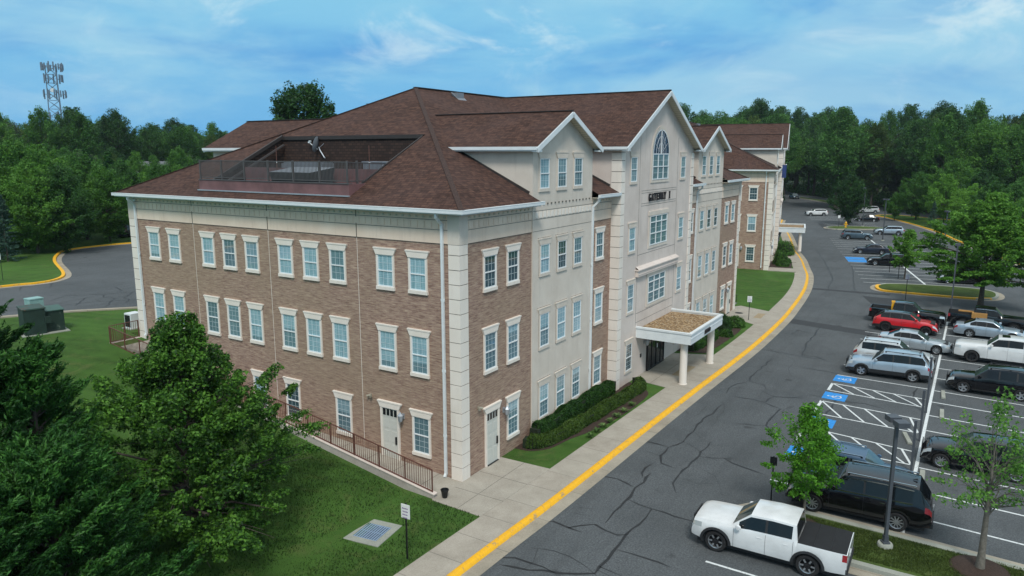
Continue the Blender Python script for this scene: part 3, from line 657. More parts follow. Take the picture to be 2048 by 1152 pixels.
def office(name, label, cat_, loc, rz, full=True):
    root = empty(name, loc, rz, label, cat_)
    zb0 = -.4 if full else -1.2
    # --- walls
    b = MB()
    b.face([(0, 0, zb0), (0, 0, ZB), (0, LY, ZB), (0, LY, zb0)]); b.build('brick_wall', M['brick'], root)
    b = MB()
    for x0, x1 in ((0, 6.58), (13.75, 16.8), (30.9, 34.0), (41.15, LX)): b = MB(); b.face([(x0, 0, zb0), (x1, 0, zb0), (x1, 0, ZB), (x0, 0, ZB)]); b.build('brick_wall', M['brick'], root)
    b = MB(); b.face([(LX, 0, zb0), (LX, LY, zb0), (LX, LY, ZB), (LX, 0, ZB)]); b.build('brick_wall', M['brick'], root); b = MB(); b.face([(LX, LY, zb0), (0, LY, zb0), (0, LY, ZB), (LX, LY, ZB)]); b.build('brick_wall', M['brick'], root)
    # frieze with relief panels and dentils
    b = MB(); e = .012
    b.box(-e, -e, ZB, LX + e, LY + e, ZE, 0)
    for s_ in range(2):
        n = int((LY - 1.2) / .42) if s_ == 0 else int((LX - 1.2) / .42)
        for i in range(n):
            a = .75 + .42 * i
            if s_ == 0: bx = lambda z0, z1, w_, t_, m: b.box(-e - t_, a, z0, -e, a + w_, z1, m)
            else:
                if 6.3 < a < 14 or 16.3 < a < 31.2 or 33.6 < a < 41.3: continue
                bx = lambda z0, z1, w_, t_, m: b.box(a, -e - t_, z0, a + w_, -e, z1, m)
            bx(12.42, 12.74, .30 if i % 8 else .36, .028, 0)
            if i % 1 == 0: bx(12.90, 12.99, .10, .05, 2)
    for z, t_, m in ((11.69, .02, 1), (12.34, .02, 1), (12.80, .02, 1), (12.36, .012, 0)):
        b.box(-e - t_, 0, z, -e, LY, z + .022, m)
        for x0, x1 in ((0, 6.55), (13.8, 16.8), (30.9, 34), (41.2, LX)): b.box(x0, -e - t_, z, x1, -e, z + .022, m)
    for y in (19.9, 13.15, 6.43): b.box(-e - .02, y - .018, ZB, -e, y + .018, ZE, 1); b.box(-.012, y - .012, 0, -.002, y + .012, ZB, 3)
    b.build('frieze', [M['friezestucco'], M['groove'], M['soffit'], M['trim']], root)
    # --- stucco bays with gables
    def bay(x0, x1, cx, yw, yov, hw, ze, zr, mat, flip=False, win=True):
        F = (lambda y: LY - y) if flip else (lambda y: y)
        f = (lambda p: p[::-1]) if flip else (lambda p: p)
        sl = (zr - ze) / hw; zw = lambda x: zr - .16 - abs(x - cx) * sl
        b = MB()
        z0 = zb0
        P_ = [(x0, F(yw), z0), (x1, F(yw), z0), (x1, F(yw), zw(x1)), (cx, F(yw), zr - .16), (x0, F(yw), zw(x0))]
        b.face(f(P_))
        yb = ((zr + ze) / 2 - 13.65) / .5
        for x in (x0, x1):
            yb_ = (zw(x) - 13.65) / .5 + .4
            q = [(x, F(yw), z0), (x, F(yw), zw(x)), (x, F(yb_), zw(x)), (x, F(0), 13.2 if True else 0), (x, F(0), z0)]
            b.face(q if (x == x0) != flip else q[::-1])
        b.build('stucco_bay', mat, root)
        # roof of the gable
        b = MB(); ye = (ze - 13.65) / .5; yr = min(LY / 2, (zr - 13.65) / .5)
        for s_ in (-1, 1):
            q = [(cx + s_ * hw, F(yov), ze), (cx, F(yov), zr), (cx, F(yr), zr), (cx + s_ * hw, F(ye), ze)]
            b.face(q if (s_ > 0) == flip else q[::-1], 0)
        b.build('gable_roof', M['shingle'], root)
        b = MB(); b.beam((cx, F(yov - .01), zr + .02), (cx, F(yr), zr + .02), .26, .04); b.build('ridge_cap', M['darkmetal'], root)
        # rake boards, soffits, returns, side gutters
        k_ = math.hypot(1, sl)
        for s_ in (-1, 1):
            b = MB(); b.beam((cx + s_ * (hw + .03), F(yov - .03), ze - .16 * k_ - .03 * sl), (cx, F(yov - .03), zr - .16 * k_), .06, .27, 0, up=(0, 0, 1)); b.build('rake_board', M['white'], root)
        for s_ in (-1, 1):
            b = MB()
            q = [(cx + s_ * hw, F(yov), ze - .22), (cx, F(yov), zr - .22), (cx, F(yw + .02), zr - .22), (cx + s_ * hw, F(yw + .02), ze - .22)]
            b.face(q)
            xe0, xe1 = sorted((cx + s_ * hw, (x0 if s_ < 0 else x1)))
            b.box(xe0, min(F(yov), F(ye)), ze - .25, xe1, max(F(yov), F(ye)), ze - .21)
            b.build('soffit', M['ribsoffit'], root)
        for s_ in (-1, 1):
            b = MB(); xg = cx + s_ * (hw + .05)
            b.beam((xg, F(yov - .02), ze - .09), (xg, F(ye + .1), ze - .09), .13, .17); b.beam((xg - s_ * .02, F(yov), ze - .17), (xg - s_ * .02, F(ye), ze - .17), .05, .14)
            b.box(min(xg, xg - s_ * .55), min(F(yov - .02), F(yov + .3)), ze - .27, max(xg, xg - s_ * .55), max(F(yov - .02), F(yov + .3)), ze - .17)
            b.build('gutter', M['white'], root)
        # dark step flashing where the cheeks meet the main roof
        for x, s_ in ((x0, -1), (x1, 1)):
            b = MB(); b.beam((x + s_ * .05, F(.15), 13.80), (x + s_ * .05, F(ye + .2), ze + .05), .09, .16); b.build('flashing', M['darkmetal'], root)
    bay(6.58, 13.75, 10.12, -.055, -.55, 3.95, 16.22, 18.2, M['stucco'])
    bay(34.0, 41.15, 37.58, -.055, -.55, 3.95, 16.22, 18.2, M['stucco'])
    bay(16.8, 30.9, CX, -.6, -1.17, 7.42, 16.28, 20.22, M['stuccopink'])
    bay(6.58, 13.75, 10.12, -.055, -.55, 3.95, 16.22, 18.2, M['stucco'], flip=True)
    bay(34.0, 41.15, 37.58, -.055, -.55, 3.95, 16.22, 18.2, M['stucco'], flip=True)
    bay(16.8, 30.9, CX, -.6, -1.17, 7.42, 16.28, 20.22, M['stuccopink'], flip=True)
    # reveal lines on the stucco
    for x0, x1 in ((6.6, 13.73), (34.02, 41.13)):
        b = MB()
        for z in (ZB, 12.34, 12.8): b.box(x0, -.063, z, x1, -.056, z + .022, 0)
        for i in range(16): a = x0 + .25 + .43 * i; b.box(a, -.085, 12.42, a + .3, -.056, 12.74, 1); b.box(a, -.10, 13.12, a + .1, -.056, 13.2, 0)
        for wx in ((7.9, 9.9, 11.9) if x0 < 10 else (35.4, 37.4, 39.4)):   # dark strips painting a shadow line round each moulded surround
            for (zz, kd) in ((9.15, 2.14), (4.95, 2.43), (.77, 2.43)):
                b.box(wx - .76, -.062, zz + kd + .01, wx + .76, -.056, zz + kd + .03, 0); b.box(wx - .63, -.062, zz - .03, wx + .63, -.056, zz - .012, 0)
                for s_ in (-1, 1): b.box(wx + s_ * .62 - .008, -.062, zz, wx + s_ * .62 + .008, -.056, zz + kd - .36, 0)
        b.build('reveal_lines', [M['groove'], M['trim']], root)
    yc = -.6; b = MB()
    for x in (19.95, 27.35): b.box(x - .012, yc - .008, 3.9, x + .012, yc, 17.0, 0)
    for z in (13.30, 13.14, 12.42, 12.26): b.box(20.35, yc - .009, z, 27.2, yc, z + .022, 0)
    for z in (8.9, 4.75, 4.1): b.box(20.0, yc - .009, z, 27.3, yc, z + .02, 0)
    b.build('reveal_lines', [M['groove'], M['trim']], root)
    # quoins
    q = .012
    for (x0, y0, x1, y1) in ((-.06, -.06, .6, .6), (LX - .6, -.06, LX + .06, .6), (-.06, LY - .6, .6, LY + .06), (LX - .6, LY - .6, LX + .06, LY + .06)):
        quoin(root, x0, y0, x1, y1, 0 if full else -1, ZB + .0); b = MB(); b.box(x0 - .01, y0 - .01, ZB, x1 + .01, y1 + .01, ZE); b.build('quoin_cap', M['stucco'], root)
    quoin(root, 16.74, -.66, 17.35, .05, 0, 15.9); quoin(root, 30.35, -.66, 30.96, .05, 0, 15.9)
    # --- windows and doors
    es = (2.47, 4.55, 7.84, 9.84, 11.81, 14.6, 16.58, 18.55, 21.88, 23.98)
    for r in (3, 2): 
        for y in es: window(root, 0, y, ROWS[r][0], EW, ROWS[r][1])
    for y in (2.47, 7.84, 11.81, 14.6): window(root, 0, y, ROWS[1][0] + (.12 if y > 10 else 0), EW, 'tall')
    door(root, 0, 4.53, .10, EW)
    for r in (3, 2, 1):
        for x in (2.5, 4.64, 15.03, 32.67, 43.06, 45.2):
            if r == 1 and x in (2.5, 45.2): continue
            window(root, x, 0, ROWS[r][0], 0, ROWS[r][1])
        for x in (7.9, 9.9, 11.9, 35.4, 37.4, 39.4): window(root, x, -.055, ROWS[r][0], 0, ROWS[r][1], 'flush')
        for x in (18.85, 28.5): window(root, x, -.6, ROWS[r][0] - (.0 if r == 3 else 0), 0, ROWS[r][1], 'flush')
    for x in (7.8, 9.8, 11.8, 35.4, 37.4, 39.4): window(root, x, -.055, ROWS[4][0], 0, 'short', 'flush')
    for x in (18.85, 28.5): window(root, x, -.6, ROWS[4][0], 0, 'short', 'flush')
    door(root, 2.6, 0, .03, 0); door(root, 45.2, 0, .03, 0)
    def bigwin(x0, x1, z0, z1, cols, rws, y, transom=None, arch=None):
        b = MB(); o_ = .28
        if arch is None:
            b.box(x0 - o_, y - .05, z0 - .25, x1 + o_, y, z0 - .04); b.box(x0 - o_, y - .05, z0 - .04, x0 - .06, y, z1 + .05); b.box(x1 + .06, y - .05, z0 - .04, x1 + o_, y, z1 + .05)
            b.box(x0 - o_ - .05, y - .09, z1 + .05, x1 + o_ + .05, y, z1 + .36)
        else:
            b.box(x0 - o_, y - .05, z0 - .25, x1 + o_, y, z0 - .04); b.box(x0 - o_, y - .05, z0 - .04, x0 - .06, y, z1); b.box(x1 + .06, y - .05, z0 - .04, x1 + o_, y, z1)
            cxa, ra = (x0 + x1) / 2, (x1 - x0) / 2
            for i in range(20):
                a0, a1 = math.pi * i / 20, math.pi * (i + 1) / 20
                pts = [(cxa + r * math.cos(a), y - .05, z1 + rz_ * math.sin(a)) for a, r, rz_ in ((a0, ra + .06, arch), (a0, ra + o_, arch + .26), (a1, ra + o_, arch + .26), (a1, ra + .06, arch))]
                b.face(pts)
                b.face([(cxa + (ra + o_) * math.cos(a), yy, z1 + (arch + .26) * math.sin(a)) for a, yy in ((a0, y - .05), (a0, y), (a1, y), (a1, y - .05))])
        wo = b.build('window', M['stucco'], root)
        b = MB(); t_ = .065
        for i in range(cols + 1): x = x0 + (x1 - x0) * i / cols; b.box(x - t_ / 2, y - .07, z0 - .05, x + t_ / 2, y - .004, z1 + .03)
        zs = [z0] + [z0 + (transom or z1) * 0 + ((transom or z1) - z0) * (i + 1) / rws for i in range(rws)] + ([z1] if transom else [])
        for z in zs: b.box(x0, y - .075, z - t_ / 2, x1, y - .004, z + t_ / 2)
        for i in range(cols):
            for j in range(len(zs) - 1):
                xa, xb, za, zc_ = x0 + (x1 - x0) * i / cols, x0 + (x1 - x0) * (i + 1) / cols, zs[j], zs[j + 1]
                if zc_ - za > .7: b.box(xa, y - .034, (za + zc_) / 2 - .006, xb, y - .029, (za + zc_) / 2 + .006)
        if arch:
            for i in range(20):
                a0, a1 = math.pi * i / 20, math.pi * (i + 1) / 20
                b.face([(cxa + r * math.cos(a), y - .07, z1 + rz_ * math.sin(a)) for a, r, rz_ in ((a0, ra - .04, arch - .07), (a0, ra + .06, arch), (a1, ra + .06, arch), (a1, ra - .04, arch - .07))])
            b.box(cxa - .05, y - .07, z1, cxa + .05, y - .004, z1 + arch)
            for rr in (.34, .62):
                for i in range(12):
                    a0, a1 = math.pi * i / 12, math.pi * (i + 1) / 12
                    b.beam((cxa + ra * rr * math.cos(a0), y - .045, z1 + arch * (rr + .1) * math.sin(a0)), (cxa + ra * rr * math.cos(a1), y - .045, z1 + arch * (rr + .1) * math.sin(a1)), .014, .02)
            for a in (.5, .9, 1.25, math.pi - .5, math.pi - .9, math.pi - 1.25): b.beam((cxa, y - .045, z1), (cxa + ra * .93 * math.cos(a), y - .045, z1 + arch * .93 * math.sin(a)), .008, .02)
        b.build('sash_frame', M['vinyl'], wo)
        b = MB(); b.box(x0, y - .028, z0, x1, y - .008, z1); b.build('pane', M['bigglass'], wo)
        if arch:
            b = MB(); b.face([(cxa + (ra + .02) * math.cos(math.pi * i / 20), y - .028, z1 + (arch - .02) * math.sin(math.pi * i / 20)) for i in range(21)]); b.build('pane', M['archglass'], wo)
    bigwin(22.05, 25.35, 9.4, 11.45, 3, 2, -.6, transom=11.0)
    bigwin(22.05, 25.35, 5.15, 7.1, 3, 2, -.6, transom=6.68)
    bigwin(22.15, 25.2, 14.05, 15.8, 3, 2, -.6, arch=1.72)
    # ledge over the entrance bay
    b = MB(); b.box(19.7, -.82, 7.42, 27.65, -.6, 7.85); b.box(19.62, -.90, 7.85, 27.73, -.6, 7.93); b.face([(19.62, -.9, 7.93), (27.73, -.9, 7.93), (27.65, -.6, 8.12), (19.7, -.6, 8.12)]); b.box(19.68, -.845, 7.55, 27.67, -.82, 7.59)
    b.build('stone_ledge', M['stuccopink'], root)
    # main roof
    b = MB(); o = .6; X1, Y1 = LX + o, LY + o; zf = lambda x, y: zm(x, y)
    def rf(pts, m=0): b.face([(x, y, zf(x, y)) for x, y in pts], m)
    H2 = LY / 2
    rf([(-o, -o), (.3, .3), (.3, LY - .3), (-o, Y1)][::-1]); rf([(.3, .3), (6.45, 6.45), (6.45, 7.1), (.3, 7.1)][::-1]); rf([(.3, 19), (6.45, 19), (6.45, LY - 6.45), (.3, LY - .3)][::-1])
    rf([(6.45, 6.45), (H2, H2), (6.45, LY - 6.45)][::-1])
    rf([(X1, -o), (X1, Y1), (LX - H2, H2)])
    for s_ in (0, 1):
        G_ = (lambda x, y: (x, LY - y)) if s_ else (lambda x, y: (x, y))
        rev = (lambda p: p[::-1]) if s_ else (lambda p: p)
        rf(rev([G_(*p) for p in ((.0, .0), (LX, .0), (LX - H2, H2), (H2, H2))]))
        for x0, x1 in ((-o, 6.58), (13.75, 16.8), (30.9, 34.0), (41.15, X1)):
            rf(rev([G_(*p) for p in ((x0, -o), (x1, -o), (min(x1, LX), 0), (max(x0, 0), 0))]))
    b.build('roof', M['shingle'], root)
    for (xa, ya) in ((-o, -o), (X1, -o), (X1, Y1), (-o, Y1)):
        hx = H2 if xa < 10 else LX - H2
        b = MB(); b.beam((xa, ya, 13.37), (hx, H2, zm(H2, H2) + .02), .26, .035); b.build('hip_cap', M['ridge'], root)
    b = MB(); b.beam((H2 - .1, H2, zm(H2, H2) + .04), (LX - H2 + .1, H2, zm(H2, H2) + .04), .28, .05); b.build('ridge_cap', M['darkmetal'], root)
    # eaves: soffit, gutter, drip edge
    b = MB(); b.box(-.55, -.02, ZE, .02, Y1 - .05, ZE + .03); b.box(LX, -.55, ZE, X1 - .05, Y1 - .05, ZE + .03); b.box(-.55, LY, ZE, LX, Y1 - .05, ZE + .03)
    for x0, x1 in ((-.55, 6.5), (13.8, 16.7), (31, 33.9), (41.2, X1 - .05)): b.box(x0, -.55, ZE, x1, -.02, ZE + .03)
    b.build('soffit', M['soffit'], root)
    def gut(p, q):
        b = MB(); p, q = Vector(p), Vector(q); b.beam(p + Vector((0, 0, 13.27)), q + Vector((0, 0, 13.27)), .15, .15); b.beam(p + Vector((0, 0, 13.355)), q + Vector((0, 0, 13.355)), .17, .03); b.build('gutter', M['white'], root)
    gut((-.66, -.735, 0), (-.66, Y1 + .07, 0)); gut((X1 + .06, -.7, 0), (X1 + .06, Y1, 0)); gut((-.6, Y1 + .06, 0), (X1, Y1 + .06, 0))
    for x0, x1 in ((-.58, 6.75), (13.55, 16.72), (31, 34.2), (40.95, X1)): gut((x0, -.66, 0), (x1, -.66, 0))
    for x0, x1 in ((-.6, 6.56), (13.78, 16.75), (30.95, 33.98), (41.17, X1)): b = MB(); b.box(x0, -.585, ZE - .02, x1, -.55, 13.33); b.build('fascia', M['white'], root)
    b = MB(); b.box(-.585, -.55, ZE - .02, -.55, Y1, 13.33); b.build('fascia', M['white'], root)
    downspout(root, 0, .93, ZE, .02, (-1, 0)); downspout(root, 0, LY - .75, ZE, 3.9, (-1, 0))
    downspout(root, 13.85, 0, ZE, .02, (0, -1)); downspout(root, 33.9, 0, ZE, .02, (0, -1))
    for y in (8.46, 17.1): b = MB(); b.box(-.45, y - .14, ZE - .012, -.15, y + .14, ZE + .0); b.build('soffit_vent', M['black'], root)
    # --- recessed mechanical well in the end slope
    b = MB(); zf0 = 13.3
    b.face([(6.45, 7.1, zf0), (6.45, 19, zf0), (6.45, 19, zm(6.45, 12)), (6.45, 7.1, zm(6.45, 12))][::-1]); 
    b.face([(.3, 7.1, zf0), (6.45, 7.1, zf0), (6.45, 7.1, zm(6.45, 12)), (.3, 7.1, zm(.3, 12))][::-1]); b.face([(.3, 19, zf0), (6.45, 19, zf0), (6.45, 19, zm(6.45, 12)), (.3, 19, zm(.3, 12))])
    b.build('well_wall', M['wellwall'], root)
    b = MB(); b.face([(.3, 7.1, zf0), (6.45, 7.1, zf0), (6.45, 19, zf0), (.3, 19, zf0)]); b.build('well_floor', M['ductdark'], root)
    b = MB(); b.box(.12, 6.95, 13.62, .30, 19.15, 14.33, 0); b.box(.08, 6.95, 14.33, .36, 19.15, 14.37, 1); b.box(.30, 6.95, 13.6, 1.75, 7.1, 14.33, 0); b.box(.0, 6.9, 13.70, .12, 19.2, 13.76, 2)
    b.build('parapet', [M['maroon'], M['railgrey'], M['galv']], root)
    b = MB(); b.beam((6.42, 7.1, 16.83), (6.42, 19, 16.83), .14, .22); b.beam((.4, 18.96, 13.95), (6.42, 18.96, 16.93), .14, .2); b.beam((.4, 7.14, 13.9), (6.42, 7.14, 16.85), .08, .12)
    b.beam((1.6, 18.75, 14.1), (6.3, 18.75, 16.4), .10, .10, 1)
    b.build('well_trim', [M['darkmetal'], M['railgrey']], root)
    b = MB(); b.box(2.75, 7.15, zf0, 2.9, 18.4, 15.02); b.build('screen_wall', M['maroon'], root)
    if full:
        rl = MB()
        for i in range(7): y = 7.12 + (19.08 - 7.12) * i / 6; rl.box(.17, y - .04, 14.37, .25, y + .04, 15.5)
        for z in (14.47, 15.44): rl.box(.19, 7.1, z - .025, .235, 19.1, z + .025)
        for i in range(1, 120): y = 7.12 + .1 * i; rl.box(.205, y - .017, 14.48, .222, y + .017, 15.43)
        rl.box(.85, 7.06, 14.3, .95, 7.16, 15.5); rl.beam((.2, 7.1, 15.44), (3.1, 7.1, 15.30), .05, .05); rl.beam((.2, 7.1, 14.47), (1.4, 7.1, 14.47), .05, .05)
        for i in range(1, 26): x = .25 + .1 * i; rl.box(x - .011, 7.09, max(14.4, zm(x, 12)), x + .011, 7.11, 15.42)
        rl.build('roof_railing', M['railgrey'], root)
    b = MB(); b.box(16.5, 12.1, zm(16.7, 12.4) - .1, 17.3, 12.6, zm(16.7, 12.4) + .28); b.face([(16.4, 11.9, zm(16, 12) - .05), (17.4, 11.9, zm(16, 12) - .05), (17.4, 12.6, zm(16, 12.5) + .25), (16.4, 12.6, zm(16, 12.5) + .25)]); b.build('roof_vent', M['duct'], root)
    # --- entrance canopy
    cn = MB(); x0, x1, yf, z0, z1 = 20.1, 27.4, -4.6, 3.02, 3.8
    cn.box(x0, yf, z0, x1, yf + .16, z1); cn.box(x0, yf + .16, z0, x0 + .16, -.6, z1); cn.box(x1 - .16, yf + .16, z0, x1, -.6, z1); cn.box(x0 + .16, yf + .16, z0 + .02, x1 - .16, -.6, z0 + .10)
    cn.box(x0 - .05, yf - .05, z1 - .10, x1 + .05, yf + .2, z1 + .02); cn.box(x0 - .05, yf + .2, z1 - .10, x0 + .2, -.6, z1 + .02); cn.box(x1 - .2, yf + .2, z1 - .10, x1 + .05, -.6, z1 + .02)
    cn.box(x0 - .02, yf - .02, z0 + .38, x1 + .02, yf, z0 + .44)
    co = cn.build('entrance_canopy', M['white'], root)
    b = MB(); b.box(x0 + .17, yf + .17, z0 + .1, x1 - .17, -.62, z1 - .2); b.build('canopy_gravel', M['gravel'], co)
    for x in (20.72, 26.85):
        b = MB(); b.lathe([(.30, 0), (.30, .04), (.265, .05), (.25, 3.02)], (x, -3.95, .0), n=28); b.build('column', M['trim'], co, smooth=True, sharp=50)
    b = MB(); b.box(22.2, -.68, .02, 25.6, -.6, 2.95, 0)
    for x in (22.2, 23.0, 23.9, 24.8, 25.52): b.box(x, -.74, .02, x + .08, -.68, 2.95, 0)
    for z in (.02, 2.25, 2.88): b.box(22.2, -.74, z, 25.6, -.68, z + .1, 0)
    do = b.build('entrance_door', M['bronze'], root)
    b = MB(); b.box(22.28, -.70, .12, 25.52, -.685, 2.88); b.build('pane', M['darkglass'], do)
    b = MB(); b.box(23.98, -.712, 1.4, 24.22, -.70, 1.72); b.build('door_notice', M['vinyl'], do)
    put(LANT, 'wall_lantern', root, (21.7, -.6, 2.35)); put(LANT, 'wall_lantern', root, (26.1, -.6, 2.35))
    put(LANT, 'wall_lantern', root, (0, 3.66, 2.65), EW); put(LANT, 'wall_lantern', root, (3.72, 0, 2.55)); put(LANT, 'wall_lantern', root, (44.1, 0, 2.55))
    put(SPOT, 'wall_floodlight', root, (0, 5.85, 3.42), EW); put(SPOT, 'wall_floodlight', root, (1.4, 0, 3.4))
    b = MB(); b.box(21.0, -.64, 1.35, 21.22, -.6, 1.6); b.build('intercom', M['black'], root)
    return root
def text_mesh(txt, size, depth, mat, name, loc, rot, sx=1.0, off=.012, parent=None, align='LEFT'):
    cu = bpy.data.curves.new(name + '_c', 'FONT'); cu.body = txt; cu.size = size; cu.extrude = depth; cu.offset = off; cu.align_x = align
    to = bpy.data.objects.new(name + '_t', cu); C.objects.link(to); bpy.context.view_layer.update()
    me = bpy.data.meshes.new_from_object(to.evaluated_get(bpy.context.evaluated_depsgraph_get())); bpy.data.objects.remove(to)
    me.materials.clear(); me.materials.append(mat); me.name = name
    o = bpy.data.objects.new(name, me); C.objects.link(o); o.parent = parent; o.location = loc; o.rotation_euler = rot; o.scale = (sx, 1, 1); return o
def serif_text(txt, x0, x1, z0, h, y, parent, name):
    """block letters with slab serifs, each a set of strokes"""
    Lt = {'G': [((.9, .8), (.75, 1)), ((.75, 1), (.3, 1)), ((.3, 1), (.12, .75)), ((.12, .75), (.12, .25)), ((.12, .25), (.3, 0)), ((.3, 0), (.85, 0)), ((.85, 0), (.85, .45)), ((.6, .45), (1, .45))],
          'A': [((.08, 0), (.5, 1)), ((.5, 1), (.92, 0)), ((.25, .35), (.75, .35)), ((0, 0), (.22, 0)), ((.76, 0), (1, 0))],
          'T': [((.5, 0), (.5, 1)), ((.05, 1), (.95, 1)), ((.07, 1), (.07, .8)), ((.93, 1), (.93, .8)), ((.3, 0), (.7, 0))],
          'E': [((.2, 0), (.2, 1)), ((.05, 1), (.9, 1)), ((.05, 0), (.95, 0)), ((.2, .52), (.7, .52)), ((.9, 1), (.9, .8)), ((.93, 0), (.93, .22)), ((.7, .4), (.7, .64))],
          'W': [((.05, 1), (.28, 0)), ((.28, 0), (.5, .85)), ((.5, .85), (.72, 0)), ((.72, 0), (.95, 1)), ((0, 1), (.2, 1)), ((.8, 1), (1, 1))],
          'Y': [((.08, 1), (.5, .48)), ((.92, 1), (.5, .48)), ((.5, .48), (.5, 0)), ((.3, 0), (.7, 0)), ((0, 1), (.22, 1)), ((.78, 1), (1, 1))],
          'I': [((.5, 0), (.5, 1)), ((.25, 0), (.75, 0)), ((.25, 1), (.75, 1))],
          '1': [((.5, 0), (.5, 1)), ((.25, 0), (.75, 0)), ((.5, 1), (.25, .82))], '8': [((.25, .5), (.15, .78)), ((.15, .78), (.5, 1)), ((.5, 1), (.85, .78)), ((.85, .78), (.25, .5)), ((.25, .5), (.1, .25)), ((.1, .25), (.5, 0)), ((.5, 0), (.9, .25)), ((.9, .25), (.75, .5))],
          '3': [((.15, .85), (.5, 1)), ((.5, 1), (.85, .78)), ((.85, .78), (.45, .52)), ((.45, .52), (.9, .27)), ((.9, .27), (.5, 0)), ((.5, 0), (.1, .15))], '0': [((.5, 0), (.12, .3)), ((.12, .3), (.12, .7)), ((.12, .7), (.5, 1)), ((.5, 1), (.88, .7)), ((.88, .7), (.88, .3)), ((.88, .3), (.5, 0))]}
    n = len(txt); cw = (x1 - x0) / n
    o = None
    b = MB()
    for i, ch in enumerate(txt):
        if ch == ' ': continue
        for (a, c_) in Lt[ch]:
            thick = .17 if abs(a[0] - c_[0]) < .2 else .12
            f = lambda p: (x0 + cw * (i + .10 + .78 * p[0]), y - .05, z0 + h * p[1])
            b.beam(f(a), f(c_), cw * thick * .62, .10, 0, up=(0, 1, 0))
    return b.build(name, M['letter'], parent)
gw = office('office_building', 'long brick and cream office building with roof well, entrance canopy and arched window', 'building', (0, 0, 0), 0)
serif_text('GATEWAY I', 21.55, 25.95, 12.56, .50, -.6, gw, 'building_lettering')
serif_text('18300', 22.95, 24.25, 3.2, .30, -4.6, gw, 'address_number')
gw2 = office('office_building', 'farther brick office building beyond the small lawn, partly hidden by the nearer one', 'building', (75.4, 3.1, .25), .19, full=False)
# ---------------------------------------------------------------- retaining wall and railing along the end wall
def wt(y): return .2 + (y - .1) * .1446 if y < 8.4 else (1.4 + (y - 8.4) * .126)
root = empty('retaining_wall', (-2.1, 0, 0), 0, 'stained concrete retaining wall stepping up the lawn beside the end wall', 'wall')
b = MB(); n = 16
for i in range(n):
    y0 = .05 + 26.6 * i / n; y1 = .05 + 26.6 * (i + 1) / n - .012
    z0, z1 = wt(y0), wt(y1)
    V8 = [(-.11, y0, -.4), (.11, y0, -.4), (.11, y1, -.4), (-.11, y1, -.4), (-.11, y0, z0), (.11, y0, z0), (.11, y1, z1), (-.11, y1, z1)]
    for q in ((4, 5, 6, 7), (0, 1, 5, 4), (1, 2, 6, 5), (2, 3, 7, 6), (3, 0, 4, 7)): b.face([V8[j] for j in q])
b.box(.11, 26.43, 2.6, 2.1, 26.65, 3.72); b.build('wall_body', M['retwall'], root)
b = MB(); b.beam((0, .0, wt(.05) + .02), (0, 8.4, wt(8.4) + .02), .28, .05); b.beam((0, 8.4, wt(8.4) + .02), (0, 26.65, wt(26.65) + .02), .28, .05); b.beam((0, 26.54, 3.74), (2.1, 26.54, 3.74), .28, .05); b.build('coping', M['stuccopink'], root)
b = MB(); b.box(.12, 21.7, 2.2, 2.08, 26.42, 3.66); tag(b.build('landing', M['concrete']), kind='structure').location = (-2.1, 0, 0)
rr = empty('railing', (-2.1, 0, 0), 0, 'rust brown picket railing on the sloping retaining wall', 'railing')
H = 1.17
for i in range(17): y = .2 + 26.3 * i / 16; b = MB(); b.box(-.025, y - .025, wt(y), .025, y + .025, wt(y) + H); b.build('post', M['rust'], rr)
for x in (1.0, 1.95): b = MB(); b.box(x, 26.5, 3.7, x + .05, 26.55, 4.9); b.build('post', M['rust'], rr)
b = MB()
for dz in (.10, H):
    b.beam((0, .2, wt(.2) + dz), (0, 8.4, wt(8.4) + dz), .05, .04); b.beam((0, 8.4, wt(8.4) + dz), (0, 26.5, wt(26.5) + dz), .05, .04); b.beam((0, 26.52, 3.73 + dz), (2.0, 26.52, 3.73 + dz), .05, .04)
b.build('rail', M['rust'], rr)
b = MB(); y = .34
while y < 26.4:
    b.box(-.009, y - .009, wt(y) + .1, .009, y + .009, wt(y) + H - .01); y += .135
for i in range(14): x = .1 + .14 * i; b.box(x - .009, 26.51, 3.8, x + .009, 26.53, 4.88)
b.build('picket', M['rust'], rr)
b = MB()
for i in range(9): b.box(.14, 19.8 - i * .0 + i * .24, -.2 + .0, 1.96, 20.04 + i * .24, 1.15 + i * .28)
tag(b.build('steps', M['concrete']), kind='structure').location = (-2.1, 0, 0)
# bucket-like bin at the foot of the wall
t_ = empty('litter_bin', (-1.83, -.32, .026), 0, 'small black planter bin at the foot of the rust brown railing', 'bin'); t_.scale = (.68, .68, .72)
b = MB(); b.lathe([(0, 0), (.17, 0), (.26, .46), (.29, .50), (.29, .56), (.25, .56), (.22, .44), (0, .42)], n=20); b.build('bin_body', M['black'], t_, smooth=True, sharp=40)
# drain grate
t_ = empty('drain_grate', (-6.0, .38, 0), R(9), 'square steel drain grate in a concrete frame sunk in the mown lawn', 'drain')
b = MB(); b.box(-.95, -.9, -.12, -.6, .9, .03); b.box(.6, -.9, -.12, .95, .9, .03); b.box(-.6, -.9, -.12, .6, -.58, .03); b.box(-.6, .58, -.12, .6, .9, .03); b.build('frame', M['cblock'], t_)
b = MB()
for i in range(10): y = -.52 + .116 * i; b.box(-.6, y - .034, -.03, .6, y + .034, .026)
for x in (-.57, 0, .57): b.box(x - .02, -.58, -.035, x + .02, .58, .022)
b.build('grate', simple('blue_grey_grating', (.26, .36, .50), .5, .2), t_); b = MB(); b.box(-.6, -.58, -.2, .6, .58, .007); b.build('dark_pit_slab', M['black'], t_)  # black slab just below the bar tops stands in for the pit's shade
t_ = empty('manhole', (45.9, -1.0, .03), 0, 'round dark manhole cover in the paving by the far side door', 'manhole')
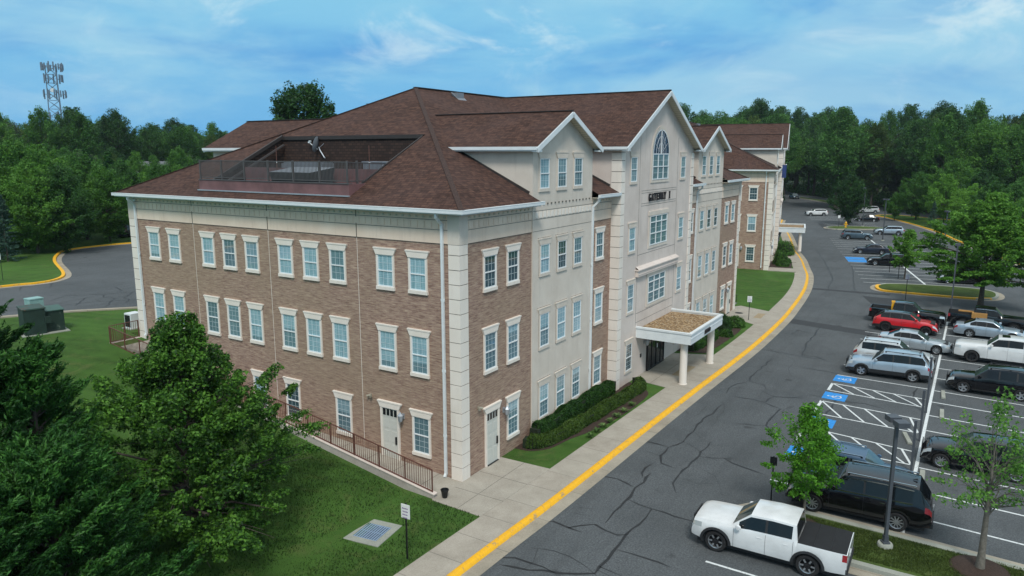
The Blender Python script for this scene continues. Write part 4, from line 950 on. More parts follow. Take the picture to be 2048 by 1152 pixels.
b = MB(); b.lathe([(0, .012), (.36, .012), (.40, .004), (.40, 0)], n=24); b.build('cover', M['black'], t_)
# signs
def sign(x, y, z, rz, label, h_=2.35, w_=.42, sh=.58, text=True, col='vinyl', group=None):
    t_ = empty('road_sign', (x, y, z), rz, label, 'sign', group)
    b = MB(); b.box(-.03, -.02, 0, .03, .02, h_ + .05); b.build('post', M['black'], t_)
    b = MB(); b.box(-w_ / 2, -.045, h_ - sh, w_ / 2, -.022, h_); pl = b.build('sign_plate', M[col], t_)
    if text:
        b = MB(); rnd_ = random.Random(int(x * 10))
        for k_ in range(4):
            zz = h_ - .17 - .13 * k_; L_ = w_ * rnd_.uniform(.25, .4)
            xx = -L_
            while xx < L_ - .03: ww = rnd_.uniform(.02, .05); b.box(xx, -.051, zz - .025, min(L_, xx + ww), -.045, zz + .025); xx += ww + .018
        b.build('sign_lettering', M['signpurple'], pl)
    return t_
M['signpurple'] = simple('faded_purple_ink', (.20, .13, .30), .6)
sign(-6.82, -2.25, 0, R(-88), 'white notice sign with faded purple lettering on a black post in the front lawn')
sign(43.33, -2.62, 0, R(-75), 'white sign on a black post at the kerb by the far side door')
sign(62.4, -14.6, -.13, R(-75), 'grey backed sign on a black post near the tip of the yellow kerbed island', 3.0, .42, .55, col='galv')
sign(5.0, 57.1, 4.0, R(-100), 'white sign on a black post standing on the rear lawn beyond the drive', 2.6, .5, .6, False)
sign(26.8, 77.5, 4.0, R(-100), 'small white sign on a black post where the rear yellow kerb ends', 2.8, .55, .7, False)
sign(143.4, 4.3, 0, R(-80), 'small white sign beside the yellow hydrant island', 2.6, .45, .6, False)
sign(5.16, -13.5, 0, R(100), 'black sign post rising out of the near island behind the young green tree', 2.5, .3, .4, False, 'black')
# bare grey posts carrying parking plates (seen edge-on) on the centre line
for (x, y, h_, lb) in ((13.38, -18.58, 2.75, 'short grey parking post between the blue grey car and the striped bay'), (18.2, -18.66, 3.0, 'grey parking post between the two striped bays nearest the lamp'), (23.6, -18.7, 3.6, 'tall grey parking post at the centre line beside the silver car')):
    t_ = empty('parking_sign', (x, y, -.13), 0, lb, 'sign'); b = MB(); b.box(-.055, -.055, 0, .055, .055, h_); b.build('post', M['poleg'], t_)
    b = MB(); b.box(-.17, .056, h_ - .62, .17, .075, h_ - .02); b.build('sign_plate', M['poleg'], t_)
for (x, y, lb) in ((83.1, -11.1, 'thin black post in the striped rows beside the round young tree'), (78.0, -12.6, 'thin black post at the tree on the yellow island'), (106, -9.6, 'thin dark post on the centre line behind the dark blue saloon')):
    t_ = empty('post', (x, y, -.13), 0, lb, 'post'); b = MB(); b.box(-.04, -.04, 0, .04, .04, 2.6); b.box(-.02, -.16, 2.05, .02, .16, 2.6); b.build('post_body', M['black'], t_)
# lamps
def lamp(x, y, z, h_, rz, label, near=False, heads=1, group='car park lamps'):
    t_ = empty('street_lamp', (x, y, z), rz, label, 'street lamp', group)
    b = MB(); b.lathe([(.30, -.2), (.30, .12), (.27, .17), (0, .17)], n=24); b.build('concrete_base', M['cblock'], t_, smooth=True, sharp=40)
    b = MB(); b.box(-.14, -.14, .17, .14, .14, .24); b.box(-.09, -.09, .24, .09, .09, .5); b.build('base_plate', M['poleg'], t_)
    b = MB(); b.box(-.062, -.062, .24, .062, .062, h_); b.build('pole', M['poleg'], t_)
    for i, s_ in enumerate((1, -1)[:heads]):
        b = MB(); y0 = .12 if s_ > 0 else -.62; dz = 0 if s_ > 0 else 0
        b.box(-.23, min(s_ * .10, s_ * .55), h_ - .13, .23, max(s_ * .10, s_ * .55), h_ + .08); b.box(-.05, min(0, s_ * .12), h_ - .1, .05, max(0, s_ * .12), h_ - .02)
        hd = b.build('lamp_head', M['poleg'], t_)
        b = MB(); b.box(-.17, min(s_ * .16, s_ * .5), h_ - .143, .17, max(s_ * .16, s_ * .5), h_ - .13); b.build('lens', M['duct'], hd)
lamp(4.35, -18.25, 0, 5.45, R(-58), 'nearest grey square lamp post with two box heads on the grass island', heads=2)
lamp(53.9, -19.05, -.13, 7.4, R(-90), 'dark lamp post with one head between the black pickups and the broad tree')
lamp(86.2, -16.6, -.13, 6.6, R(-60), 'lamp post with twin box heads just left of the broad green tree', heads=2)
lamp(122.9, -6.3, -.13, 7.6, R(-30), 'far lamp post on the centre line beside the two light blue cars', heads=2)
lamp(150, .4, -.13, 8.4, R(0), 'farthest tall dark lamp post beside the rounded tree on the hydrant island')
lamp(108.5, -16.5, -.13, 6.8, R(-60), 'slim lamp post by the right hand yellow kerb', heads=2)
# wheel stops
b = MB(); pr = [(-.13, 0), (-.11, .11), (.11, .11), (.13, 0)]
for k_ in range(3): b.face([(-.85, pr[k_][0], pr[k_][1]), (.85, pr[k_][0], pr[k_][1]), (.85, pr[k_ + 1][0], pr[k_ + 1][1]), (-.85, pr[k_ + 1][0], pr[k_ + 1][1])][::-1])
b.face([(-.85, y, z) for y, z in pr][::-1]); b.face([(.85, y, z) for y, z in pr])
wsm = b.mesh('wheel_stop', M['cblock'])
for x, y, a, lb in ((28.0, -19.47, 3, 'pale concrete wheel stop in front of the empty bay nearest the black off-roader'), (23.7, -19.55, 2, 'pale concrete wheel stop, middle one of the far row'), (18.15, -18.05, 14, 'crooked concrete wheel stop at the end of the striped bay'), (12.8, -19.1, 1, 'pale concrete wheel stop beside the blue grey estate car')):
    o = put(wsm, 'wheel_stop', None, (x, y, ZA + .012), R(a)); tag(o, lb, 'wheel stop', 'concrete wheel stops')
# fire hydrant
t_ = empty('fire_hydrant', (144.2, 3.0, .03), 0, 'yellow fire hydrant at the corner of the far island', 'hydrant')
b = MB(); b.lathe([(.24, 0), (.24, .08), (.16, .1), (.16, .85), (.22, .88), (.22, .95), (.17, 1.05), (.06, 1.2), (0, 1.24)], n=14); b.cone((0, -.38, .62), (0, .38, .62), .10, .10, 10); b.cone((0, 0, .6), (.34, 0, .6), .13, .13, 10); b.build('hydrant_body', M['yellow'], t_, smooth=True, sharp=40)
# transformer cabinets on the upper lawn
t_ = empty('transformer_cabinet', (-3.3, 33.1, 3.86), R(-14), 'dark green twin electrical cabinet with peeling paint on the upper lawn', 'electrical cabinet')
M['tgreen'] = simple('dark_green_enamel', (.014, .034, .026), .6, 0, .3, 2)
t = NT('peeling_green_paint'); v = t.coord('Object'); n = t.noise(v, 1.4, 7, .7, .5)
t.base(t.ramp(n, [(.55, (.013, .032, .024)), (.62, (.02, .042, .032)), (.66, (.14, .17, .14)), (.8, (.10, .13, .10))])).rough(.6); M['tpeel'] = t.m
t = NT('rusty_green_top'); v = t.coord('Object'); n = t.noise(v, 1.6, 6, .7, .3)
t.base(t.ramp(n, [(.42, (.04, .085, .07)), (.55, (.035, .06, .05)), (.62, (.13, .07, .04))])).rough(.7); M['trust'] = t.m
b = MB(); b.box(-.9, -.85, .05, .35, .85, 1.75); b.box(-.62, -.86, .2, -.58, -.85, 1.6); b.build('cabinet_body', M['tgreen'], t_)
b = MB(); b.box(-.95, -.9, 1.75, .40, .9, 1.84); b.build('cabinet_top', M['trust'], t_)
b = MB(); b.box(.37, -.55, .05, 1.5, .95, 1.52); b.box(.9, -.56, .1, .93, -.55, 1.45); b.build('cabinet_body', M['tpeel'], t_)
b = MB(); b.face([(.36, -.62, 1.52), (1.55, -.62, 1.52), (1.55, 1.0, 1.60), (.36, 1.0, 1.60)]); b.box(.36, -.62, 1.46, 1.55, 1.0, 1.52); b.build('cabinet_top', M['tpeel'] if 0 else simple('faded_green_top', (.05, .11, .09), .6), t_)
b = MB(); b.box(.28, -.98, .75, .62, -.86, 1.2); b.build('meter_box', M['tgreen'], t_)
b = MB(); b.box(-1.1, -1.0, -.15, 1.7, 1.1, .05); b.build('pad', M['cblock'], t_)
t_ = empty('utility_pedestal', (-2.5, 35.0, 3.86), 0, 'pale green box standing behind the dark green cabinets', 'electrical cabinet')
b = MB(); b.box(-.55, -.5, 0, .55, .5, 1.95); b.box(-.58, -.53, 1.95, .58, .53, 2.03); b.build('cabinet_body', simple('pale_green_enamel', (.25, .42, .40), .5), t_); t_.scale = (.8, .8, 1.02)
# condenser by the far end of the end wall
t_ = empty('air_conditioner', (.95, 28.9, 3.86), 0, 'white air conditioning unit behind the rust railing at the far building corner', 'air conditioner'); t_.scale = (.8, .8, .72)
b = MB(); b.box(-.5, -.5, .08, .5, .5, 1.5); b.build('casing', M['white'], t_)
b = MB(); b.box(-.53, -.35, .2, -.5, .4, 1.35); b.build('grille', M['black'], t_); b = MB(); b.box(-.7, -.7, -.1, .7, .7, .08); b.build('pad', M['cblock'], t_)
t_ = empty('air_conditioner', (50.1, 1.1, .05), 0, 'small grey condenser unit on the paving at the far building corner', 'air conditioner')
b = MB(); b.lathe([(0, .05), (.42, .05), (.44, .1), (.44, 1.0), (.36, 1.06), (0, 1.06)], n=18); b.build('casing', M['poleg'], t_, smooth=True, sharp=40); b = MB(); b.box(-.6, -.6, -.05, .6, .6, .05); b.build('pad', M['cblock'], t_)
t_ = empty('railing', (48.4, .5, .03), 0, 'short dark handrail beside the far side door', 'railing')
b = MB()
for x in (0, 1.0, 2.0): b.box(x - .02, -.02, 0, x + .02, .02, .95)
b.box(0, -.02, .92, 2.4, .02, .96); b.box(0, -.02, .5, 2.4, .02, .53); b.build('rail', M['black'], t_)
# roof equipment in the well (separate things standing in it)
t_ = empty('rooftop_unit', (1.3, 11.55, 13.3), 0, 'pale topped grey rooftop ventilation unit behind the roof railing', 'rooftop unit')
b = MB(); zt = 1.55
b.face([(-.75, -1.35, zt), (1.05, -1.35, zt + .25), (1.05, 1.95, zt + .25), (-.75, 1.95, zt)]); b.build('unit_top', M['duct'], t_)
b = MB(); b.face([(-.75, -1.35, zt), (-.75, 1.95, zt), (-.35, 1.6, 0), (-.35, -1.0, 0)]); b.face([(-.75, -1.35, zt), (-.35, -1.0, 0), (1.05, -1.0, 0), (1.05, -1.35, zt + .25)]); b.face([(-.75, 1.95, zt), (1.05, 1.95, zt + .25), (1.05, 1.6, 0), (-.35, 1.6, 0)]); b.build('unit_body', M['ductdark'], t_)
t_ = empty('rooftop_unit', (4.9, 8.7, 13.3), 0, 'white rooftop unit at the right end of the roof well', 'rooftop unit')
b = MB(); b.box(-.5, -1.3, 0, .5, 1.3, 2.05); b.box(-.55, -1.35, 2.05, .55, 1.35, 2.11); b.build('unit_body', M['duct'], t_)
t_ = empty('rooftop_unit', (5.2, 15.6, 13.3), 0, 'low pale duct at the left end of the roof well', 'rooftop unit')
b = MB(); b.box(-.5, -2.0, 0, .5, 1.6, 1.95); b.box(-.45, -1.9, 1.95, .45, 1.5, 2.02); b.build('unit_body', M['duct'], t_)
# satellite dish: mast on the well wall, reflector edge-on, feed arm
t_ = empty('satellite_dish', (6.25, 14.95, 15.35), 0, 'white satellite dish on a bent mast in the roof well', 'satellite dish')
b = MB(); pts = [(0, 0, .3), (0, .1, .35), (0, .62, 1.0), (0, .72, 1.25)]
for i in range(3): b.cone(pts[i], pts[i + 1], .05, .05, 10)
b.cone((0, .72, 1.15), (0, .1, 1.55), .025, .025, 8); b.build('mast', M['galv'], t_)
b = MB(); pr = [(r, .16 * (r / .62) ** 2) for r in (0, .15, .3, .45, .6)] ; b.lathe(pr, n=24); b.lathe([(r, h_ + .015) for r, h_ in pr], n=24)
o = b.build('reflector', M['galv'], t_, smooth=True); o.location = (-.05, .85, 1.45); o.rotation_euler = (R(-76), 0, R(24)); o.scale = (1.05, 1.15, 1); t_.scale = (.72,) * 3
b = MB(); b.cone((0, .9, 1.05), (0, 1.85, 1.62), .03, .03, 8); b.box(-.08, 1.78, 1.6, .08, 1.98, 1.72); b.box(-.09, 1.72, 1.72, .09, 1.86, 1.82); b.build('feed_arm', M['white'], t_)
for y, x, lb in ((14.35, 1.9, 'thin brown vent mast at the left of the rooftop unit'), (8.75, 3.6, 'thin brown vent mast at the right of the roof well')):
    t_ = empty('mast', (x, y, 13.3), 0, lb, 'mast'); b = MB(); b.cone((0, 0, 0), (0, 0, 3.0), .022, .018, 8); b.build('mast_tube', M['rust'], t_); b = MB(); b.lathe([(0, 2.0), (.06, 2.05), (0, 2.12)], n=8); b.build('mast_light', M['white'], t_)
# utility pole far right
t_ = empty('utility_pole', (196, -17.5, 0), R(20), 'wooden utility pole with a pale transformer can at the wood edge', 'utility pole')
b = MB(); b.cone((0, 0, 0), (0, 0, 13.4), .24, .17, 10); b.build('pole', simple('weathered_wood', (.16, .15, .13), .9), t_)
b = MB(); b.beam((-1.3, 0, 12.6), (1.3, 0, 12.6), .12, .14); b.beam((0, 0, 12.0), (0, -1.5, 11.6), .08, .08); b.build('crossarm', simple('weathered_wood', (.16, .15, .13), .9), t_)
b = MB(); b.lathe([(0, 9.2), (.38, 9.25), (.38, 10.6), (.3, 10.75), (0, 10.8)], (0, -.75, 0), n=14); b.build('transformer_can', M['duct'], t_, smooth=True, sharp=40)
# wooden post and blue banner by second building
t_ = empty('banner', (77.3, 2.7, 12.5), R(11), 'dark blue banner fixed at the near corner of the farther building', 'banner')
b = MB(); b.box(-.05, -.75, 0, .02, -.2, 1.7); b.build('cloth', simple('navy_banner', (.02, .045, .16), .7), t_); b = MB(); b.cone((0, -.8, 1.7), (0, .3, 1.7), .03, .03, 8); b.build('bracket', M['black'], t_)
# lattice mast
MT = (95.6, 224)
t_ = empty('telecom_tower', (MT[0], MT[1], 3), R(18), 'lattice telecom tower with clusters of antennas above the wood', 'tower')
M['lattice'] = simple('galvanised_lattice', (.17, .22, .28), .6, .2, .1)
b = MB(); HT = 39
def leg(i, z): r = 2.7 - .9 * z / HT; a = i * 2 * math.pi / 3 + .3; return (r * math.cos(a), r * math.sin(a), z)
for i in range(3): b.beam(leg(i, 0), leg(i, HT), .2, .2)
nz = 15
for k_ in range(nz):
    z0, z1 = HT * k_ / nz, HT * (k_ + 1) / nz
    for i in range(3):
        j = (i + 1) % 3; m0 = Vector(leg(i, z0)).lerp(Vector(leg(j, z0)), .5)
        b.beam(leg(i, z1), leg(j, z0), .10, .10); b.beam(leg(j, z1), leg(i, z0), .10, .10); b.beam(leg(i, z1), leg(j, z1), .09, .09)
b.build('lattice_mast', M['lattice'], t_)
b = MB(); rnd_ = random.Random(3)
for z, n_, rr_ in ((38.6, 14, 2.9), (35.2, 9, 2.5), (30.5, 10, 3.0), (24, 8, 3.0), (20.8, 6, 2.8)):
    for i in range(n_):
        a = 2 * math.pi * i / n_ + rnd_.uniform(-.15, .15); x, y = rr_ * math.cos(a), rr_ * math.sin(a); h_ = rnd_.uniform(.9, 1.5)
        b = MB(); b.box(x - .14, y - .14, z - h_, x + .14, y + .14, z + h_); b.beam((x, y, z), (x * .6, y * .6, z - .2), .1, .1); b.build('antenna', M['lattice'], t_)
b = MB(); b.lathe([(0, 0), (.6, .1), (.6, .4), (0, .4)], n=14); o = b.build('antenna_drum', M['white'], t_); o.location = (-2.2, -1.4, 31.5); o.rotation_euler = (R(90), 0, R(-40))
# houses glimpsed among the trees
def house(x, y, z, rz, w_, d_, h_, rh, wall, roofc, label):
    t_ = empty('house', (x, y, z), rz, label, 'house')
    b = MB(); b.box(-w_ / 2, -d_ / 2, 0, w_ / 2, d_ / 2, h_); b.face([(-w_ / 2, -d_ / 2, h_), (-w_ / 2, d_ / 2, h_), (-w_ / 2, 0, h_ + rh)]); b.face([(w_ / 2, d_ / 2, h_), (w_ / 2, -d_ / 2, h_), (w_ / 2, 0, h_ + rh)]); b.build('wall', wall, t_)
    b = MB()
    for s_ in (-1, 1): b.face([(-w_ / 2 - .4, s_ * (d_ / 2 + .5), h_ - .2), (w_ / 2 + .4, s_ * (d_ / 2 + .5), h_ - .2), (w_ / 2 + .4, 0, h_ + rh + .1), (-w_ / 2 - .4, 0, h_ + rh + .1)])
    b.build('roof', roofc, t_)
    for i in range(4):
        for zz in (1.2, 4.0):
            if zz + 1.4 < h_: b = MB(); x_ = -w_ / 2 + w_ * (i + .5) / 4; b.box(x_ - .5, -d_ / 2 - .05, zz, x_ + .5, -d_ / 2, zz + 1.4); b.build('window', M['darkglass'], t_)
greyroof = simple('grey_shingle', (.13, .14, .15), .9, 0, .2); siding = simple('pale_siding', (.38, .42, .45), .7, 0, .05)
house(93, 164, 4, R(-28), 16, 10, 6, 3.4, siding, greyroof, 'grey roofed pale house among the trees left of the main roof')
house(112, 150, 4, R(-20), 14, 10, 5.6, 3.0, siding, greyroof, 'second pale house mostly hidden by trees behind the main roof')
house(63, 158, 4, R(-10), 13, 9, 5.5, 3.0, siding, greyroof, 'small pale gabled house hidden in the trees below the telecom tower')
# ---------------------------------------------------------------- vehicles
def paint(name, col, metal=.35, rough=.28):
    t = NT(name); v = t.coord('Object'); n = t.noise(v, 1.1, 5, .6); d_ = tuple(q * .82 for q in col)
    sp = t.n('ShaderNodeSeparateXYZ'); t.L.new(v, sp.inputs[0]); dirt = t.math('SUBTRACT', 1, t.math('MULTIPLY', sp.outputs[2], 1.6), True)
    a = t.ramp(n, [(.35, d_), (.65, col)]); a = t.mix(t.math('MULTIPLY', dirt, .35 if col[0] > .1 else .07), a, (.12, .11, .10))
    t.base(a).rough(rough, metal); t.p.inputs['Coat Weight'].default_value = .8 if col[0] > .1 else .25; t.p.inputs['Coat Roughness'].default_value = .025; return t.m
PAINT = {'white': paint('white_paint', (.74, .76, .76), 0), 'black': paint('black_paint', (.005, .005, .007), 0, .10), 'silver': paint('silver_paint', (.50, .56, .60), .5, .28), 'silverblue': paint('silver_blue_paint', (.43, .52, .60), .5, .28),
         'bluegrey': paint('blue_grey_paint', (.085, .15, .24), .5, .3), 'red': paint('red_paint', (.62, .012, .020), .1, .28), 'greyblue': paint('grey_blue_paint', (.10, .15, .19), .5, .3), 'navy': paint('dark_navy_paint', (.020, .026, .045), .3, .3), 'pearl': paint('pearl_paint', (.66, .69, .70), .2, .28)}
M['tyre'] = simple('tyre_rubber', (.016, .016, .017), .85, 0, .2, 6)
M['rim'] = simple('alloy_rim', (.48, .50, .52), .3, .8, .08, 5)
M['darkrim'] = simple('dark_alloy_rim', (.03, .03, .033), .35, .5, .1, 5)
M['chrome'] = simple('chrome', (.62, .65, .67), .15, 1, .03)
M['cglass'] = simple('tinted_car_glass', (.006, .008, .010), .06, 0, .1, 1, spec=.42)
M['wglass'] = simple('windscreen_glass', (.05, .075, .075), .05, 0, .3, 1.2, spec=.85)
M['plastic'] = simple('black_plastic', (.018, .019, .021), .65, 0, .15)
t = NT('headlamp'); t.base((.55, .6, .62)).rough(.12, .3, .8); t.p.inputs['Coat Weight'].default_value = 1; M['headlamp'] = t.m
t = NT('taillamp'); t.base((.30, .012, .018)).rough(.18, 0, .8); t.p.inputs['Coat Weight'].default_value = 1; M['taillamp'] = t.m
M['plate'] = simple('licence_plate_white', (.6, .62, .62), .5)
M['bedliner'] = simple('black_bed_cover', (.012, .013, .015), .9, 0, .25, 3)
def lin(keys, x):
    if x <= keys[0][0]: return keys[0][1]
    for (a, b_), (c_, d_) in zip(keys, keys[1:]):
        if x <= c_: return b_ + (d_ - b_) * (x - a) / (c_ - a) if c_ > a else d_
    return keys[-1][1]
WHEELS = {}
def wheel_meshes(Rw, style):
    key = (round(Rw, 2), style)
    if key in WHEELS: return WHEELS[key]
    w_ = .25
    b = MB(); rr_ = Rw * .66
    b.lathe([(rr_, -w_ / 2 + .01), (rr_ + .03, -w_ / 2), (Rw - .05, -w_ / 2), (Rw - .01, -w_ / 2 + .04), (Rw, 0), (Rw - .01, w_ / 2 - .04), (Rw - .05, w_ / 2), (rr_ + .03, w_ / 2), (rr_, w_ / 2 - .01)], axis='y', n=28)
    ty = b.mesh('wheel', M['tyre'], True, 40)
    b = MB(); dark, n_, sw = {'five': (0, 5, .10), 'multi': (0, 10, .045), 'black': (1, 6, .09), 'trd': (2, 6, .08), 'split': (0, 10, .05), 'turb': (0, 12, .04)}[style]
    b.lathe([(0, -.02), (rr_ * .96, -.02)], axis='y', n=24, m=1); b.lathe([(rr_ * .94, -.03), (rr_ * .94, .085), (rr_ + .004, .095), (rr_ + .004, .07)], axis='y', n=28, m=0 if dark != 1 else 1)
    b.lathe([(.0, .085), (.07, .08), (.085, .05), (.085, 0)], axis='y', n=14, m=0 if dark == 0 else 1)
    for i in range(n_):
        a = 2 * math.pi * i / n_ + (.12 if style == 'split' and i % 2 else 0); c_, s_ = math.cos(a), math.sin(a)
        b.beam((.06 * c_, .055, .06 * s_), (rr_ * .95 * c_, .075, rr_ * .95 * s_), sw, .04, 0 if dark == 0 else 1, up=(0, 1, 0))
        if dark == 2: b.beam((rr_ * .45 * c_, .082, rr_ * .45 * s_), (rr_ * .92 * c_, .098, rr_ * .92 * s_), sw * .8, .02, 0, up=(0, 1, 0))
    ri = b.mesh('rim', [M['rim'], M['darkrim']], True, 30)
    WHEELS[key] = (ty, ri); return ty, ri
def car(label, cat_, x, y, hd, kind, col, z=ZA + .004, scale=1, rim='five', name='parked_car', trim='cglass', group='cars in the car park', detail=True, **o):
    P = {'suv': dict(L=5.35, W=2.16, H=1.92, xf=1.68, xr=-1.55, R=.40, sill=.36, belt=1.22, hood=1.22, cowl=1.10, rf=.38, rr=-2.10, rb=-2.52, roofw=.76, arch=.07),
         'sedan': dict(L=5.35, W=2.02, H=1.58, xf=1.66, xr=-1.46, R=.37, sill=.26, belt=1.03, hood=.98, cowl=1.02, rf=.22, rr=-1.12, rb=-1.95, roofw=.70, arch=.055),
         'pickup': dict(L=6.35, W=2.22, H=2.08, xf=1.98, xr=-1.95, R=.44, sill=.46, belt=1.34, hood=1.38, cowl=1.10, rf=.50, rr=-1.08, rb=-1.20, roofw=.76, arch=.08)}[kind].copy()
    P.update(o); L_, W, H = P['L'], P['W'], P['H']; hL, hW = L_ / 2, W / 2; Ra = P['R'] + P['arch']; rp = P['paint_roof'] if 'paint_roof' in P else None
    pk = kind == 'pickup'; bedz = P['belt'] + .02
    if kind == 'sedan': dk = P.get('deck', P['belt'] + .07); top = [(-hL, .62), (-hL + .04, .80), (-hL + .10, dk - .06), (-hL + .22, dk), (P['rb'], dk + .03), (P['rr'], H - .03), ((P['rr'] + P['rf']) / 2, H), (P['rf'], H - .05), (P['cowl'], P['hood'] + .04)]
    elif pk: top = [(-hL, bedz - .02), (P['rb'] - .02, bedz), (P['rb'], P['belt'] + .03), (P['rr'], H - .03), ((P['rr'] + P['rf']) / 2, H), (P['rf'], H - .05), (P['cowl'], P['hood'] + .02)]
    else: top = [(-hL, .80), (-hL + .03, P['belt'] - .12), (P['rb'], P['belt'] + .06), (P['rr'], H - .05), (P['rr'] * .6, H), ((P['rr'] + P['rf']) / 2 + .3, H), (P['rf'], H - .05), (P['cowl'], P['hood'] + .03)]
    hf = P['hood']; nose = P.get('nose', .07 if pk else .15)
    top += [((P['cowl'] + hL) / 2, hf - .01), (hL - .35, hf - nose * .6), (hL - .12, hf - nose * 1.5), (hL - .03, hf - nose * 3), (hL, .60)]
    belt = [(-hL, P['belt'] - .12 if not pk else P['belt']), (-hL + .4, P['belt'] + (.03 if kind != 'pickup' else 0)), (P['rr'], P['belt'] + .02), (P['cowl'], P['belt'] - .04), (hL, P['belt'] - .18)]
    def hw(x_):
        e = max(0, (abs(x_) - (hL - .62)) / .62); e = min(1, e); return hW * (1 - (.13 if x_ > 0 or not pk else .03) * e * e) * (1 - .012 * (x_ / hL) ** 2)
    def ring(x_):
        zt = lin(top, x_); w_ = hw(x_); zb = P['sill'] + .04 * max(0, (abs(x_) - (hL - .5)) / .5)
        for xw in (P['xf'], P['xr']):
            dx = abs(x_ - xw)
            if dx < Ra: zb = max(zb, P['R'] + math.sqrt(Ra * Ra - dx * dx))
        incab = P['rb'] <= x_ <= P['cowl']
        crown = .045 if incab else .07
        ze = zt - crown; bz = min(lin(belt, x_), ze - .02)
        wr = hW * P['roofw']
        if incab: ht = lin([(P['rb'], w_ * (.86 if kind != 'suv' else .82)), (P['rr'], wr), (P['rf'], wr), (P['cowl'], w_ * .88)], x_)
        else: ht = w_ * .88
        p3 = (w_ * .95, bz); p6 = (ht, ze)
        pts = [(w_ * .965, zb), (w_ * 1.0, zb + .35 * (bz - .05 - zb)), (w_ * 1.0, zb + .78 * (bz - .05 - zb)), p3,
               (p3[0] + .10 * (p6[0] - p3[0]), p3[1] + .10 * (p6[1] - p3[1])), (p3[0] + .88 * (p6[0] - p3[0]), p3[1] + .88 * (p6[1] - p3[1])), p6, (ht * .93, ze + crown * .30), (ht * .5, ze + crown * .85), (0, zt)]
        if pk and x_ < P['rb'] - .01:
            if P.get('open_bed') and x_ > -hL + .07: pts[3:] = [(w_ * .975, bedz - .03), (w_ * .97, bedz), (w_ * .88, bedz), (w_ * .87, bedz - .5), (w_ * .6, bedz - .52), (w_ * .3, bedz - .52), (0, bedz - .52)]
            else: pts[3:] = [(w_ * .975, bedz - .03), (w_ * .965, bedz), (w_ * .9, bedz + .012), (w_ * .88, bedz + .012), (w_ * .7, bedz + .02), (w_ * .3, bedz + .022), (0, bedz + .022)]
        return pts
    wins = P.get('wins') or ([(-2.15, -1.32), (-1.22, -.32), (-.24, P['cowl'] - .30)] if kind == 'suv' else [(P['rr'] - .35, -1.02), (-.96, -.30), (-.22, P['cowl'] - .28)] if kind == 'sedan' else [(P['rr'] + .12, -.24), (-.14, P['cowl'] - .28)])
    xs_ = set([-hL, -hL + .03, -hL + .08, hL - .02, hL, P['cowl'], P['rf'], P['rr'], P['rb'], P['rb'] - .02])
    x_ = -hL
    while x_ < hL: xs_.add(round(x_, 3)); x_ += .17
    for xw in (P['xf'], P['xr']):
        for q in range(13): xs_.add(xw + Ra * math.cos(math.pi * q / 12))
    for a, c_ in wins: xs_.update((a, c_))
    xs_.update((-hL + .30, hL - .45, hL - .10))
    X = sorted(q for q in xs_ if -hL <= q <= hL); X = [q for i, q in enumerate(X) if i == 0 or q - X[i - 1] > .008]
    V_ = []; rings = []
    for q in X:
        h_ = ring(q); rings.append(len(V_)); V_ += [(q, p_[0], p_[1]) for p_ in h_] + [(q, -p_[0], p_[1]) for p_ in h_]
    parts = {}
    def add(nm, f): parts.setdefault(nm, []).append(f)
    for i in range(len(X) - 1):
        xm = (X[i] + X[i + 1]) / 2; a, b_ = rings[i], rings[i + 1]
        for s_ in (0, 10):
            for k_ in range(9):
                q = (a + s_ + k_, b_ + s_ + k_, b_ + s_ + k_ + 1, a + s_ + k_ + 1)
                if s_ == 0: q = q[::-1]
                nm = 'body'
                if k_ == 4 and P['rb'] < xm < P['cowl']:
                    for wi, (u, v) in enumerate(wins):
                        if u < xm < v: nm = 'side_window%d_%d' % (wi, s_)
                    if nm == 'body' and (wins[0][0] < xm < wins[-1][1]): nm = 'pillar'
                elif k_ >= 7 and P['rf'] < xm < P['cowl']: nm = 'windscreen'
                elif k_ >= 7 and P['rb'] < xm < P['rr']: nm = 'rear_window'
                elif pk and k_ >= 4 and -hL + .03 < xm < P['rb'] - .015 and not P.get('open_bed'): nm = 'bed_cover'
                elif pk and P.get('open_bed') and k_ >= 5 and -hL + .07 < xm < P['rb'] - .015: nm = 'load_bed'
                elif k_ == 2 and xm > hL - .45: nm = 'headlight_%d' % s_
                elif k_ == 2 and xm < -hL + (.17 if pk else .30): nm = 'taillight_%d' % s_
                elif k_ == 0 and (P.get('clad') or abs(xm) > hL - .02): nm = 'cladding'
                elif P.get('blackroof') and k_ >= 5 and P['rb'] < xm < P['rf'] + .01: nm = 'roof_panel'
                add(nm, q)
    a = rings[0]; add('body', tuple([a + k_ for k_ in range(10)] + [a + 10 + k_ for k_ in range(8, -1, -1)]))
    a = rings[-1]; add('body', tuple([a + 10 + k_ for k_ in range(9)] + [a + k_ for k_ in range(9, -1, -1)]))
    root = empty(name, (x, y, z), R(hd), label, cat_, group)
    MT_ = {'body': PAINT[col], 'windscreen': M[P.get('ws', 'wglass')], 'rear_window': M['cglass'], 'side_window': M['cglass'], 'pillar': M['plastic'], 'bed_cover': M['bedliner'], 'load_bed': M['plastic'], 'headlight': M['headlamp'], 'taillight': M['taillamp'], 'cladding': M['plastic'], 'roof_panel': PAINT['black']}
    for nm, fs in parts.items():
        base = nm.split('_')[0] if nm.split('_')[0] in ('headlight', 'taillight') else ('side_window' if nm.startswith('side_window') else nm)
        used = sorted({v for f in fs for v in f}); mp_ = {v: i for i, v in enumerate(used)}
        b = MB(); b.v = [V_[v] for v in used]; b.f = [tuple(mp_[v] for v in f) for f in fs]; b.m = [0] * len(fs)
        ob = b.build(base, MT_[base], root, smooth=True, sharp=32); weld(ob, .0001)
        if base == 'body':
            ob.data.set_sharp_from_angle(angle=R(32))
    # underbody and wheel housings
    b = MB(); b.box(-hL + .25, -hW * .80, .24, hL - .25, hW * .80, P['belt'] - .35)
